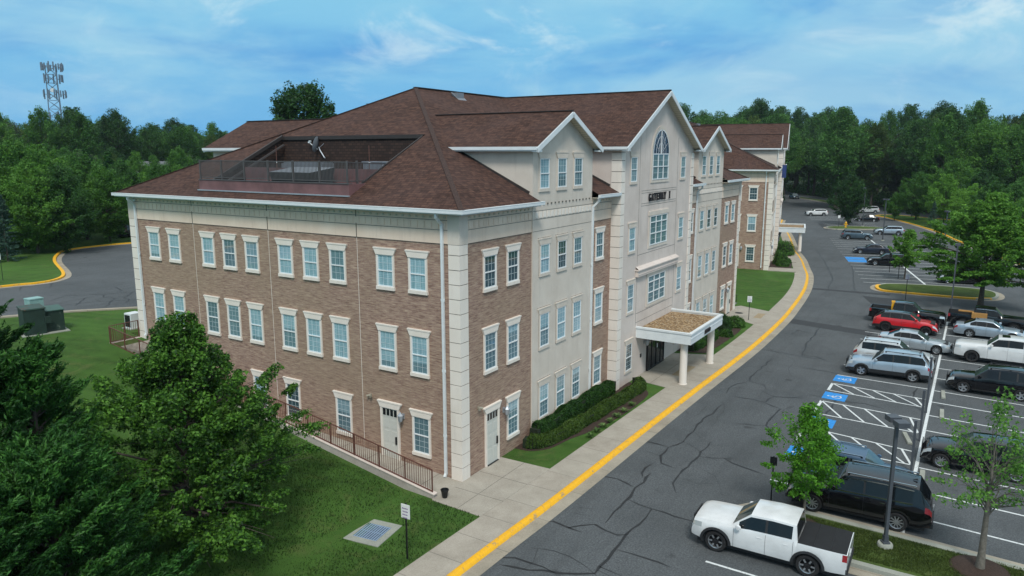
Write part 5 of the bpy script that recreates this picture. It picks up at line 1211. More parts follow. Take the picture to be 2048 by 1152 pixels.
    b.box(-hL + .3, -hW * .66, P['belt'] - .35, hL - .3, hW * .66, P['belt'] - .12 if not P.get('open_bed') else P['belt'] - .34); b.build('underbody', M['plastic'], root)
    ty, ri = wheel_meshes(P['R'], rim)
    for xw in (P['xf'], P['xr']):
        for s_ in (1, -1):
            wo = put(ty, 'wheel', root, (xw, s_ * (hW - .16), P['R']), 0 if s_ > 0 else math.pi); put(ri, 'rim', wo)
            if P.get('flare'):
                b = MB(); n_ = 14
                for i in range(n_):
                    a0, a1 = math.pi * (i / n_) , math.pi * ((i + 1) / n_)
                    yo = s_ * (hW + .035); yi = s_ * (hW - .06)
                    def pt(a_, r, yy): return (xw + r * math.cos(a_), yy, max(P['sill'], P['R'] + r * math.sin(a_)))
                    b.face([pt(a0, Ra - .01, yo), pt(a1, Ra - .01, yo), pt(a1, Ra + .085, yo - s_ * .02), pt(a0, Ra + .085, yo - s_ * .02)]); b.face([pt(a0, Ra - .01, yo), pt(a1, Ra - .01, yo), pt(a1, Ra - .01, yi), pt(a0, Ra - .01, yi)]); b.face([pt(a0, Ra + .085, yo - s_ * .02), pt(a1, Ra + .085, yo - s_ * .02), pt(a1, Ra + .085, yi), pt(a0, Ra + .085, yi)])
                b.build('wheel_arch_trim', M['plastic'], root)
    # grille, plates, handles, mirrors, seams
    gz = P['hood'] - (.30 if kind != 'sedan' else .28)
    b = MB(); b.box(hL - .02, -hW * .52, .55, hL + .025, hW * .52, gz + .12); b.build('grille', M['plastic'], root)
    b = MB(); b.box(hL + .02, -.16, .5, hL + .04, .16, .62); b.build('licence_plate', M['plate'], root); b = MB(); b.box(-hL - .025, -.17, P['belt'] - .42 if kind != 'sedan' else .72, -hL - .002, .17, P['belt'] - .27 if kind != 'sedan' else .87); b.build('licence_plate', M['plate'], root)
    b = MB(); b.box(-hL - .05, -hW * .86, P['sill'] + .02, -hL + .10, hW * .86, P['sill'] + .24); b.build('bumper', M['chrome'] if P.get('chromebump') else M['plastic'], root); b = MB(); b.box(hL - .12, -hW * .80, P['sill'] - .02, hL + .04, hW * .80, P['sill'] + .16); b.build('bumper', M['chrome'] if P.get('chromebump') else M['plastic'], root)
    if detail:
        for s_ in (1, -1):
            b = MB(); xm = P['cowl'] - .28; ym = hW * .95; zm_ = P['belt'] + .04
            b.beam((xm, s_ * (ym - .08), zm_), (xm, s_ * (ym + .10), zm_ + .04), .08, .06); b.lathe([(0, -.07), (.09, -.06), (.12, 0), (.09, .05), (0, .06)], (xm + .0, s_ * (ym + .17), zm_ + .06), 'y', 10)
            mo = b.build('mirror', PAINT[col], root, smooth=True, sharp=50)
            for xh in (wins[-1][0] + .10, wins[-2][0] + .10):
                b = MB(); yy = s_ * (hW * .992 + .012); b.box(xh, min(yy, yy - s_ * .03), P['belt'] - .20, xh + .20, max(yy, yy - s_ * .03), P['belt'] - .165); b.build('door_handle', M['chrome'] if P.get('chrome') else PAINT[col], root)
            b = MB()
            for xs0 in [wins[-1][0] - .04, wins[-1][1] + .18] + ([wins[-2][0] - .06] if not (P['xr'] - Ra < wins[-2][0] - .06 < P['xr'] + Ra and kind != 'pickup') else []):
                h_ = ring(xs0)
                for k_ in range(3): b.beam((xs0, s_ * (h_[k_][0] + .001), h_[k_][1]), (xs0, s_ * (h_[k_ + 1][0] + .001), h_[k_ + 1][1]), .010, .010)
            b.build('door_seam', M['plastic'], root)
            if P.get('rails'):
                b = MB(); yr = s_ * hW * P['roofw'] * .90; x0, x1 = P['rr'] + .15, P['rf'] - .15
                b.beam((x0, yr, H + .02), (x1, yr, H + .02), .045, .04); 
                for q in (x0, (x0 + x1) / 2, x1): b.box(q - .05, yr - .02, H - .06, q + .05, yr + .02, H + .03)
                b.build('roof_rail', M['chrome'] if P['rails'] == 'chrome' else M['plastic'], root)
            if P.get('chrome'):
                b = MB(); x0, x1 = wins[0][0] - .02, wins[-1][1] + .1; n_ = 8
                for q in range(n_):
                    xa, xb = x0 + (x1 - x0) * q / n_, x0 + (x1 - x0) * (q + 1) / n_; ha, hb = ring(xa), ring(xb)
                    b.beam((xa, s_ * (ha[3][0] + .005), ha[3][1] + .02), (xb, s_ * (hb[3][0] + .005), hb[3][1] + .02), .05, .045)
                x2 = P['rf'] + .1
                for q in range(n_):
                    xa, xb = x0 + (x2 - x0) * q / n_, x0 + (x2 - x0) * (q + 1) / n_; ha, hb = ring(xa), ring(xb)
                    b.beam((xa, s_ * (ha[5][0] + .015), ha[5][1] + .01), (xb, s_ * (hb[5][0] + .015), hb[5][1] + .01), .04, .04)
                b.build('window_trim', M['chrome'], root)
    if P.get('sunroof'):
        b = MB(); b.box(P['rf'] - .75, -.4, H - .02, P['rf'] - .25, .4, H + .012); b.build('sunroof', M['cglass'], root)
    if P.get('antenna', kind != 'pickup'):
        b = MB(); xa = P['rr'] + .12; b.face([(xa, 0, H + .07), (xa + .18, -.025, H - .01), (xa - .03, -.025, H - .01)]); b.face([(xa, 0, H + .07), (xa + .18, .025, H - .01), (xa - .03, .025, H - .01)][::-1]); b.face([(xa, 0, H + .07), (xa - .03, .025, H - .01), (xa - .03, -.025, H - .01)]); b.build('antenna', M['plastic'], root)
    if pk and not P.get('open_bed'):
        b = MB()
        for q in (.33, .66): xx = P['rb'] + (-hL - P['rb']) * q; b.box(xx - .012, -hW * .86, bedz + .022, xx + .012, hW * .86, bedz + .04)
        b.build('cover_seam', M['plastic'], root)
    return root
UP, DN = 90, -90
car('white pickup with black bed cover parked alone in the near row', 'pickup truck', 1.5, -14.3, 91, 'pickup', 'white', rim='trd', name='parked_pickup', L=5.93, W=2.12, H=1.97, xf=1.93, xr=-1.60, R=.455, cowl=1.30, rf=.62, rr=-1.10, rb=-1.18, wins=[(-.98, -.06), (.03, 1.04)], belt=1.29, hood=1.37, flare=1, nose=.07, arch=.09, group='pickup trucks in the car park')
car('large black off-roader with chrome trimmed windows and roof rails, nearest the lamp post', 'car', 7.2, -16.85, 91, 'suv', 'black', L=5.85, W=2.22, H=2.10, xf=1.80, xr=-1.62, R=.43, belt=1.36, hood=1.36, cowl=1.22, rf=.55, rr=-2.35, rb=-2.78, sill=.42, chrome=1, rails='chrome', rim='multi', roofw=.78)
car('blue grey estate car between the large black off-roader and the striped bay', 'car', 10.15, -16.4, -90, 'suv', 'bluegrey', H=1.80, belt=1.16, hood=1.12, L=5.2, rails='chrome', rim='split')
car('silver off-roader with rear red lights by the blue painted bays', 'car', 31.05, -15.85, 92, 'suv', 'silverblue', L=5.55, W=2.18, H=1.95, clad=1, rails='black', rim='five', wins=[(-2.30, -1.38), (-1.26, -.32), (-.24, .82)], flare=1, xf=1.72, xr=-1.60)
car('pale silver off-roader just behind the silver one, tail to the drive', 'car', 34.05, -15.9, -89, 'suv', 'pearl', L=5.5, W=2.18, H=1.95, rails='black', rim='five')
car('silver saloon with its tail to the drive, next to the red car', 'car', 40.3, -16.9, -91, 'sedan', 'silver', rim='multi', L=5.4, ws='wglass')
car('bright red crossover with a black roof', 'car', 46.9, -15.75, -90, 'suv', 'red', L=5.25, W=2.1, H=1.80, belt=1.22, hood=1.14, blackroof=1, clad=1, rim='black', rr=-1.75, rb=-2.45, wins=[(-2.0, -1.3), (-1.2, -.32), (-.24, .80)], nose=.2, cowl=1.15)
car('black pickup with open bed and yellow case, just behind the red crossover', 'pickup truck', 50.55, -15.6, -91, 'pickup', 'black', name='parked_pickup', open_bed=1, chrome=1, rim='multi', group='pickup trucks in the car park')
car('light silver saloon in the second row beside the white pickup', 'car', 48.25, -22.2, -91, 'sedan', 'silverblue', rim='five', L=5.4)
car('black pickup in the second row carrying an orange board in its bed', 'pickup truck', 51.9, -22.1, -91, 'pickup', 'black', name='parked_pickup', open_bed=1, chrome=1, rim='multi', group='pickup trucks in the car park')
car('white crew cab pickup with dark wheels and a sunroof in the second row', 'pickup truck', 39.3, -23.0, 89, 'pickup', 'white', name='parked_pickup', L=6.5, H=2.15, xf=2.02, xr=-2.05, R=.46, belt=1.42, hood=1.46, rim='black', sunroof=1, rr=-1.3, rb=-1.42, cowl=1.1, rf=.42, wins=[(-1.2, -.3), (-.2, .85)], group='pickup trucks in the car park')
car('black off-roader in the second row facing the drive', 'car', 30.3, -22.25, 89, 'suv', 'black', L=5.4, W=2.16, rim='five', rails='black')
car('black crossover with bright spoked wheels half hidden by the sparse tree', 'car', 15.6, -21.5, 90, 'suv', 'black', L=5.2, W=2.12, H=1.78, belt=1.18, hood=1.18, rim='split')
car('dark navy saloon by the far blue bay', 'car', 102.7, -6.7, 98, 'sedan', 'navy', rim='five')
car('black crossover behind the round young tree in the far row', 'car', 90.2, -10.2, 100, 'suv', 'black', H=1.75, belt=1.15, hood=1.14)
car('slate blue crossover in the far row near the hydrant island', 'car', 123.0, -1.9, -78, 'suv', 'greyblue', H=1.8)
car('pale blue grey crossover in the far second row beside the lamp post', 'car', 134.8, -6.2, 102, 'suv', 'silverblue', H=1.78, belt=1.15, hood=1.12)
car('white crossover driving across the far end of the lot', 'car', 174.0, 14.2, 118, 'suv', 'white', H=1.75, name='moving_car')
car('black crossover in the farthest row behind the rounded tree', 'car', 178.3, 7.6, 116, 'suv', 'black')
car('low black saloon parked behind the rounded tree', 'car', 163.5, 1.2, 104, 'sedan', 'black')
car('white car half hidden behind the rounded tree', 'car', 190, 4.0, 116, 'suv', 'pearl')
car('grey crossover on the road behind the lot', 'car', 243, 33.5, -150, 'suv', 'greyblue', name='moving_car')
car('pale car at the left end of the far road', 'car', 232, 40.5, -150, 'sedan', 'white', name='moving_car')
car('dark car with silver mirror hidden under the broad green tree', 'car', 78.6, -19.6, 102, 'suv', 'black', H=1.8)
car('dark car parked in the shade behind the rear kerb at far left', 'car', 33.0, 82.5, 20, 'suv', 'black', z=4.03)
# load of the two black pickups
t_ = empty('tool_case', (50.75, -14.3, 1.3), R(3), 'yellow case standing behind the cab of the black pickup', 'case'); b = MB(); b.box(-.85, -.15, -.3, -.40, .1, .62); b.box(-.8, -.18, .6, -.45, .12, .68); b.build('case_body', M['yellow'], t_)
t_ = empty('timber_board', (51.6, -20.6, 1.35), R(88), 'orange board lying in the bed of the second black pickup', 'board'); b = MB(); b.box(-1.6, -.22, 0, .9, .10, .10); b.box(-1.4, .25, -.35, -.2, .9, .12); b.build('board_body', simple('orange_board', (.42, .22, .06), .7), t_)
# ---------------------------------------------------------------- vegetation
def leafmat(name, dark, mid, light, trans=.35, cs=.55):
    t = NT(name); g = t.n('ShaderNodeNewGeometry'); ri = g.outputs['Random Per Island']; oi = t.n('ShaderNodeObjectInfo').outputs['Random']
    v = t.coord('Object'); n = t.noise(v, cs, 4, .6, .4)
    f = t.math('ADD', t.math('MULTIPLY', ri, .45), t.math('MULTIPLY', n, .75))
    f = t.math('ADD', f, t.math('MULTIPLY', t.math('SUBTRACT', oi, .5), .42))
    a = t.ramp(f, [(.30, dark), (.58, mid), (.86, light)])
    t.base(a).rough(.55, 0, .25)
    tr = t.n('ShaderNodeBsdfTranslucent'); t.L.new(t.mix(.5, a, light), tr.inputs[0]); mx = t.n('ShaderNodeMixShader'); mx.inputs[0].default_value = trans
    t.L.new(t.p.outputs[0], mx.inputs[1]); t.L.new(tr.outputs[0], mx.inputs[2]); t.L.new(mx.outputs[0], t.o.inputs[0]); return t.m
LM = {'elm': leafmat('elm_leaves', (.004, .018, .004), (.019, .068, .010), (.11, .26, .032), .28),
      'cedar': leafmat('cedar_foliage', (0.009, 0.041, 0.009), (0.028, 0.108, 0.019), (0.078, 0.227, 0.035), .2, .7),
      'pear': leafmat('young_leaves', (0.043, 0.136, 0.011), (0.102, 0.304, 0.023), (0.217, 0.512, 0.052), .4, 1.2),
      'sparse': leafmat('oak_leaves', (0.026, 0.088, 0.014), (0.065, 0.184, 0.029), (0.145, 0.320, 0.057), .35, 1.0),
      'wood': leafmat('woodland_leaves', (0.012, 0.042, 0.010), (0.033, 0.104, 0.021), (0.085, 0.218, 0.039), .25, .22),
      'woodgrey': leafmat('grey_green_woodland_leaves', (.022, .040, .020), (.050, .085, .038), (.095, .14, .065), .25, .25),
      'woodyel': leafmat('yellow_green_woodland_leaves', (.028, .062, .010), (.070, .135, .020), (.14, .22, .045), .35, .25),
      'wood2': leafmat('bright_woodland_leaves', (0.017, 0.061, 0.009), (0.046, 0.144, 0.021), (0.109, 0.256, 0.034), .3, .25),
      'broad': leafmat('honey_locust_leaves', (0.032, 0.108, 0.013), (0.085, 0.225, 0.026), (0.18, 0.38, 0.050), .35, .5),
      'spruce': leafmat('blue_spruce_needles', (0.020, 0.054, 0.039), (0.051, 0.112, 0.078), (0.102, 0.192, 0.127), .15, .5),
      'hedge': leafmat('hedge_leaves', (0.009, 0.035, 0.006), (0.026, 0.083, 0.011), (0.070, 0.168, 0.023), .2, 1.2),
      'box': leafmat('clipped_box_leaves', (0.017, 0.042, 0.006), (0.043, 0.088, 0.011), (0.090, 0.152, 0.023), .2, 1.2),
      'lily': leafmat('strappy_leaves', (.04, .10, .02), (.10, .20, .05), (.24, .34, .12), .3, 2)}
M['bark'] = simple('bark', (.075, .062, .050), .95, 0, .4, 8, bump=1)
M['greybark'] = simple('grey_bark', (.16, .145, .12), .95, 0, .35, 9, bump=1)
def quads(name, A, B_, Cc, D, mat, smooth=False):
    n = len(A); co = np.stack([A, B_, Cc, D], 1).reshape(-1, 3).astype(np.float32)
    me = bpy.data.meshes.new(name); me.vertices.add(4 * n); me.vertices.foreach_set('co', co.ravel())
    me.loops.add(4 * n); me.loops.foreach_set('vertex_index', np.arange(4 * n, dtype=np.int32)); me.polygons.add(n)
    me.polygons.foreach_set('loop_start', np.arange(0, 4 * n, 4, dtype=np.int32)); me.materials.append(mat); me.update(calc_edges=True); return me
def unit(v): return v / (np.linalg.norm(v, axis=1, keepdims=True) + 1e-9)
def leaves(rg, P, size, mat, name='crown', asp=.6, axis=None, axmix=.0, nup=.35, outd=None):
    n = len(P); nr = unit(rg.normal(size=(n, 3)) + np.array([0, 0, nup]) + (outd * .8 if outd is not None else 0))
    t_ = rg.normal(size=(n, 3)) * (1 - axmix) + (axis * axmix * 2 if axis is not None else 0)
    u = unit(t_ - (t_ * nr).sum(1, keepdims=True) * nr); v = np.cross(nr, u)
    s = size * rg.uniform(.6, 1.35, (n, 1)); bend = nr * s * .18
    return quads(name, P - u * s, P - v * s * asp + bend, P + u * s, P + v * s * asp + bend, mat)
def crown_pts(rg, H0, H1, rad, nclump, rcl, npl, shell=.55, off=(0, 0), lean=(0, 0), flat=.75, spray=.8):
    """clumps spread through a crown whose radius at relative height t is rad(t)"""
    cs = []; tries = 0
    while len(cs) < nclump and tries < nclump * 40:
        tries += 1; t_ = rg.uniform(0, 1); a = rg.uniform(0, 2 * math.pi); R_ = rad(t_) * (1 + .22 * math.sin(3 * a + 5 * t_) + .14 * math.sin(7 * a + 2 + 4 * t_)); rr_ = R_ * (rg.uniform(0, 1) ** shell)
        if rg.uniform() > (rad(t_) / 1.0) / max(rad(q / 10) for q in range(11)) + .15: continue
        cs.append((off[0] + lean[0] * t_ + rr_ * math.cos(a), off[1] + lean[1] * t_ + rr_ * math.sin(a), H0 + (H1 - H0) * t_))
    cs = np.array(cs); rc = rcl * rg.uniform(.55, 1.35, len(cs))
    idx = np.repeat(np.arange(len(cs)), npl); m_ = len(idx)
    d_ = unit(rg.normal(size=(m_, 3))); d_[:, 2] = np.where(d_[:, 2] < -.35, -d_[:, 2], d_[:, 2]); rr_ = rc[idx][:, None] * rg.uniform(.35, 1.0, (m_, 1)) ** .6
    ax = cs - np.array([off[0], off[1], H0 + (H1 - H0) * .12]); ax = unit(ax + rg.normal(size=cs.shape) * .25 * np.linalg.norm(ax, axis=1, keepdims=True)); q = rg.uniform(-1, 1, (m_, 1))
    P = cs[idx] + ax[idx] * q * rc[idx][:, None] * 1.35 * spray + d_ * rr_ * np.array([1, 1, flat]) * (1 - .45 * spray * (.55 + .45 * q)); return P, d_, cs
def trunk_mesh(rg, H, r0, cs, zfork, nlimb=14, mat=None, lean=(0, 0), thin=1.0):
    b = MB(); n = 7; pts = [(lean[0] * i / n + rg.normal() * .02 * H * .1, lean[1] * i / n + rg.normal() * .02 * H * .1, H * .82 * i / n) for i in range(n + 1)]; pts[0] = (0, 0, -.3)
    rr_ = [r0 * (1.35 if i == 0 else (1 - .88 * i / n)) for i in range(n + 1)]
    for i in range(n): b.cone(pts[i], pts[i + 1], rr_[i], rr_[i + 1], 9, caps=False)
    order = rg.permutation(len(cs))[:nlimb]
    for j in order:
        c_ = cs[j]; zz = max(zfork, min(c_[2] * .72, H * .8)); f = zz / (H * .82) * n; i = int(min(n - 1, max(0, f))); q = f - i
        s0 = Vector(pts[i]).lerp(Vector(pts[i + 1]), min(1, q)); r_ = (rr_[i] * (1 - q) + rr_[min(n, i + 1)] * q) * .5 * thin
        m_ = s0.lerp(Vector(c_), .5) + Vector((rg.normal() * .06 * H * .3, rg.normal() * .06 * H * .3, .03 * H)); b.cone(s0, m_, r_, r_ * .6, 6, caps=False); b.cone(m_, Vector(c_), r_ * .6, r_ * .15, 5, caps=False)
        for _ in range(2):
            e = Vector(c_) + Vector((rg.normal(), rg.normal(), rg.normal() * .6)) * H * .05; b.cone(m_, e, r_ * .35, r_ * .08, 4, caps=False)
    return b.mesh('trunk', mat or M['bark'], True)
def tree(name, loc, label, cat_, crown, trunk, group=None, rz=0, sc=1):
    t_ = empty(name, loc, rz, label, cat_, group); t_.scale = sc if isinstance(sc, tuple) else (sc,) * 3
    put(trunk, 'trunk', t_); put(crown, 'crown', t_); return t_
def dome(p=.5, lo=.35): return lambda t_: max(.05, (math.sin(math.pi * min(1, (t_ * (1 - .0) + .10) / 1.12)) ** p) * (1 if t_ > lo else (lo * .6 + t_) / (lo * 1.6)))
rg = np.random.default_rng(11)
# foreground broadleaf tree in front of the end wall
def elm_r(t_): return lin([(0, 3.2), (.10, 4.4), (.30, 4.8), (.5, 4.4), (.62, 3.7), (.72, 2.5), (.82, 1.5), (.93, .95), (1, .4)], t_)
P, d_, cs = crown_pts(rg, .8, 9.5, elm_r, 470, .42, 270, shell=.5, lean=(.5, .4), flat=.72)
tree('broadleaf_tree', (-11.3, 5.3, .5), 'large dark green broadleaf tree standing before the brick end wall', 'tree', leaves(rg, P, .072, LM['elm'], outd=d_, nup=.5), trunk_mesh(rg, 9.6, .20, cs, 1.2, 60, lean=(.5, .4)), sc=(1.02, 1.02, .95))
# foreground conifers, feathery upswept sprays
def conifer(loc, H, Rb, nb, label, seed, wind=(.35, -.25, .15), rz=0):
    rg = np.random.default_rng(seed); b = MB(); b.cone((0, 0, -.3), (0, 0, H * .95), .22, .03, 9, caps=False)
    Ps = []; Ax = []
    for i in range(nb):
        t_ = (i + rg.uniform()) / nb; z0 = H * (.03 + .93 * t_ ** .92); a = rg.uniform(0, 2 * math.pi); L_ = Rb * (1 - t_) ** .62 * rg.uniform(.55, 1.3) + .35
        up = .42 + .5 * t_; dr = np.array([math.cos(a), math.sin(a), up]); dr = dr / np.linalg.norm(dr)
        p0 = np.array([0, 0, z0]); tip = p0 + dr * L_ * 1.12; b.cone(p0, tip, .035, .006, 4, caps=False)
        ns = int(12 + 15 * L_)
        for k_ in range(ns):      # side sprays along the branch
            s_ = rg.uniform(.22, 1.0); c0 = p0 + dr * L_ * 1.12 * s_; sd = rg.normal(size=3) * .42; sd[2] = abs(sd[2]) * .4 + .1; ax = dr * 1.1 + sd * .75 + np.array(wind); ax = ax / np.linalg.norm(ax)
            sl = (.52 - .22 * s_) * rg.uniform(.7, 1.4) + .18; m_ = 24
            q = rg.uniform(0, 1, m_)[:, None]; pp = c0 + ax * sl * q + rg.normal(size=(m_, 3)) * (.060 * (1.1 - q)); Ps.append(pp); Ax.append(np.repeat((ax + rg.normal(size=3) * .15)[None], m_, 0))
    P = np.concatenate(Ps); A = np.concatenate(Ax)
    tree('conifer', loc, label, 'tree', leaves(rg, P, .080, LM['cedar'], asp=.26, axis=A, axmix=.72, nup=.9), b.mesh('trunk', M['bark'], True), rz=rz)
conifer((-19.2, 3.0, .1), 12.4, 3.3, 200, 'tall feathery dark conifer at the left edge of the photo', 21)
conifer((-18.9, -1.0, 0), 8.6, 2.9, 210, 'feathery dark conifer at bottom left, overlapping the broadleaf tree', 22)
conifer((-21.8, -1.6, 0), 9.0, 2.7, 190, 'dark conifer nearest the camera in the bottom left corner', 23)
conifer((-17.7, 2.0, .2), 10.3, 2.1, 130, 'slender dark conifer between the tall conifer and the broadleaf tree', 24)
# young trees on the islands
def pear_r(t_): return lin([(0, .35), (.12, .95), (.3, 1.55), (.5, 1.45), (.7, 1.0), (.85, .65), (1, .2)], t_)
P, d_, cs = crown_pts(rg, 1.35, 5.25, pear_r, 95, .33, 130, shell=.45, lean=(0, .15), flat=.7)
P2, d2, cs2 = crown_pts(rg, 1.2, 1.9, lambda t_: .35, 6, .24, 90, off=(-.35, 1.05)); P = np.concatenate([P, P2]); d_ = np.concatenate([d_, d2])
tree('young_tree', (4.45, -15.05, 0), 'young bright green tree on the near grass island beside the white pickup', 'tree', leaves(rg, P, .058, LM['pear'], outd=d_, nup=.5), trunk_mesh(rg, 4.8, .07, cs, 1.6, 18, M['greybark']))
def sp_r(t_): return lin([(0, 1.4), (.2, 2.1), (.45, 2.0), (.65, 1.3), (.8, .55), (1, .25)], t_)
P, d_, cs = crown_pts(rg, 2.4, 7.1, sp_r, 58, .40, 54, shell=.5, flat=.8)
tree('young_tree', (4.4, -21.55, 0), 'sparse young tree with a grey trunk in a mulch ring on the near island', 'tree', leaves(rg, P, .070, LM['sparse'], outd=d_), trunk_mesh(rg, 6.3, .15, cs, 2.2, 34, M['greybark'], thin=.8))
b = MB(); b.lathe([(1.05, .0), (.95, .05), (.6, .08), (0, .10)], n=26); tag(b.build('mulch_ring', M['mulch'], smooth=True, loc=(4.4, -21.55, .02)), kind='structure')
b = MB(); b.lathe([(.7, .0), (.6, .05), (0, .09)], n=22); tag(b.build('mulch_ring', M['mulch'], smooth=True, loc=(4.45, -15.05, .02)), kind='structure')
P, d_, cs = crown_pts(rg, 1.7, 6.0, lambda t_: lin([(0, 1.3), (.25, 2.0), (.55, 1.7), (.8, 1.0), (1, .25)], t_), 80, .45, 120, flat=.7)
tree('young_tree', (78.4, -13.3, 0), 'rounded young green tree at the yellow kerbed island', 'tree', leaves(rg, P, .11, LM['broad'], outd=d_), trunk_mesh(rg, 5.6, .1, cs, 1.6, 20))
# broad layered tree at the right
def br_r(t_): return lin([(0, 3.6), (.12, 5.0), (.35, 5.4), (.6, 4.2), (.8, 2.3), (.92, 1.1), (1, .3)], t_)
P, d_, cs = crown_pts(rg, 2.7, 11.4, br_r, 260, .80, 260, shell=.42, flat=.32)
tree('spreading_tree', (63.0, -21.55, -.1), 'broad spreading light green tree with layered boughs behind the parked cars', 'tree', leaves(rg, P, .13, LM['broad'], outd=d_, nup=1.0), trunk_mesh(rg, 10.5, .28, cs, 2.4, 50))
def spr_mesh(seed, H, Rb, mat, lv, nb=150):
    rg = np.random.default_rng(seed); Ps = []; Ax = []
    for i in range(nb):
        t_ = i / nb; z0 = H * (.08 + .9 * t_); a = rg.uniform(0, 6.28); L_ = Rb * (1 - t_) ** .8 * rg.uniform(.8, 1.1) + .2; dr = np.array([math.cos(a), math.sin(a), -.05 + .5 * t_]); q = rg.uniform(.1, 1, lv)[:, None]
        Ps.append(np.array([0, 0, z0]) + dr * L_ * q + rg.normal(size=(lv, 3)) * .14 * (1.2 - q)); Ax.append(np.repeat(dr[None], lv, 0))
    b = MB(); b.cone((0, 0, -.3), (0, 0, H), .2, .03, 8, caps=False)
    return leaves(rg, np.concatenate(Ps), .20, mat, asp=.35, axis=np.concatenate(Ax), axmix=.6), b.mesh('trunk', M['bark'], True)
# woodland prototypes
PROTO = []
def proto(seed, H, rmax, mat, ncl, npl, rcl, leaf, zlo=.22, p=.85, bark=None, ntw=22):
    rg = np.random.default_rng(seed); f = dome(p, .3)
    P, d_, cs = crown_pts(rg, H * zlo, H * .97, lambda t_: rmax * f(t_), ncl, rcl, npl, shell=.40, flat=.7)
    return leaves(rg, P, leaf, mat, outd=d_, nup=.5), trunk_mesh(rg, H, H * .016, cs, H * .3, ntw, bark)
W = [proto(101, 22.5, 6.0, LM['wood'], 300, 110, 1.12, .175), proto(102, 24, 5.6, LM['wood'], 300, 105, 1.1, .175, .3, .7), proto(103, 21, 6.4, LM['wood2'], 290, 110, 1.15, .175), proto(104, 19, 5.2, LM['woodgrey'], 240, 120, 1.05, .17, .15), proto(105, 22, 5.0, LM['wood2'], 240, 120, 1.0, .17, .2, .7), proto(106, 21, 4.2, LM['woodyel'], 200, 110, .8, .16, .15, .6)]
B1 = [proto(111, 12, 4.8, LM['wood2'], 260, 150, .75, .12, .10), proto(112, 13, 4.4, LM['wood'], 260, 150, .75, .12, .08), proto(113, 10, 3.8, LM['broad'], 200, 140, .62, .11, .15)]
SP = [spr_mesh(121, 14, 3.0, LM['spruce'], 60), spr_mesh(122, 12, 3.4, LM['cedar'], 70)]
def at(h, dist): return (-27.26 + dist * math.cos(R(h)), -20.013 + dist * math.sin(R(h)))
rw = random.Random(77)
def gz_(x, y): return 3.4 if (y > 40 and x < 120) else -.2
# trees with labels of their own
tree('tall_tree', (45.6, 60, 3.8), 'tall dark tree rising above the roof ridge behind the building', 'tree', *proto(131, 21.2, 4.6, LM['wood'], 260, 120, 1.0, .18, .3, .35))
tree('round_tree', (152, 3.6, -.1), 'dense rounded tree on the hydrant island before the wood', 'tree', B1[1][0], B1[1][1], sc=(.92, .92, .86))
own = [  # heading, distance, proto, scale, label
 (66.0, 112, B1[0], 1.25, 'bright green leafy tree at far left beyond the rear drive'), (64.6, 121, B1[0], 1.22, 'bright green tree below the telecom tower'), (62.3, 117, B1[1], 1.05, 'bushy dark green tree right of the bright one on the left'),
 (63.6, 104, B1[1], .92, 'dark low tree over the rear lawn'), (65.2, 104, B1[0], 1.02, 'tree with a bare lower trunk beside the rear road'), (61.0, 112, B1[0], .95, 'pale green tree near the rear sign'), (60.0, 122, B1[1], .95, 'dark tree above the shaded parked car'),
 (67.8, 106, B1[2], 1.25, 'grey green tree at the left margin'), (59.0, 125, B1[2], 1.0, 'rounded green tree showing left of the roof corner'), (57.7, 132, B1[0], .95, 'bright rounded tree above the roof slope'), (56.3, 150, B1[0], .92, 'light green tree in front of the wood left of the small rear gable'),
 (55.0, 150, B1[1], .95, 'dark tree beside the small rear gable'), (60.6, 148, SP[1], 1.15, 'dark conifer beside the grey roofed house'), (61.9, 146, SP[1], 1.2, 'dark conifer left of the grey roofed house'), (66.9, 98, SP[0], .62, 'bluish conifer over the rear road at the left edge')]
for h, dd, (cm, tm), s_, lb in own:
    x, y = at(h, dd); tree('leafy_tree', (x, y, 3.6), lb, 'tree', cm, tm, rz=rw.uniform(0, 6), sc=s_ * .9)
own2 = [(150, -19.5, B1[2], .95, 'small light green tree at the bend of the far yellow kerb'), (160, -14.5, B1[2], 1.1, 'light green tree behind the far yellow kerb'), (171, -8.5, B1[0], .95, 'yellowish green tree at the lot exit'), (141, -23, B1[0], .88, 'leafy tree behind the yellow kerb near the broad tree'),
 (131, -26, B1[1], .85, 'dark leafy tree behind the broad spreading tree'), (180, -16, B1[0], 1.2, 'tall light tree before the dark wood at right'), (188, -26, SP[0], 1.05, 'blue green spruce at the edge of the wood'), (122, -30, B1[2], 1.1, 'leafy tree at the right margin behind the broad tree'),
 (166, -21, B1[1], .95, 'dark shrub like tree below the spruce'), (152, -29, B1[0], 1.0, 'bright tree at right behind the verge'), (153.5, -12.8, SP[0], .42, 'small grey green spruce by the yellow kerb'), (113, -26.5, B1[0], .72, 'low tree filling in behind the broad tree'), (168.5, -4.2, B1[2], .62, 'slender young tree beside the lot exit')]
for x, y, (cm, tm), s_, lb in own2: tree('leafy_tree', (x, y, -.2), lb, 'tree', cm, tm, rz=rw.uniform(0, 6), sc=s_)
tree('street_tree', (196, 29, -.1), 'small dark street tree on the verge at the far end of the drive', 'tree', B1[1][0], B1[1][1], sc=.5)
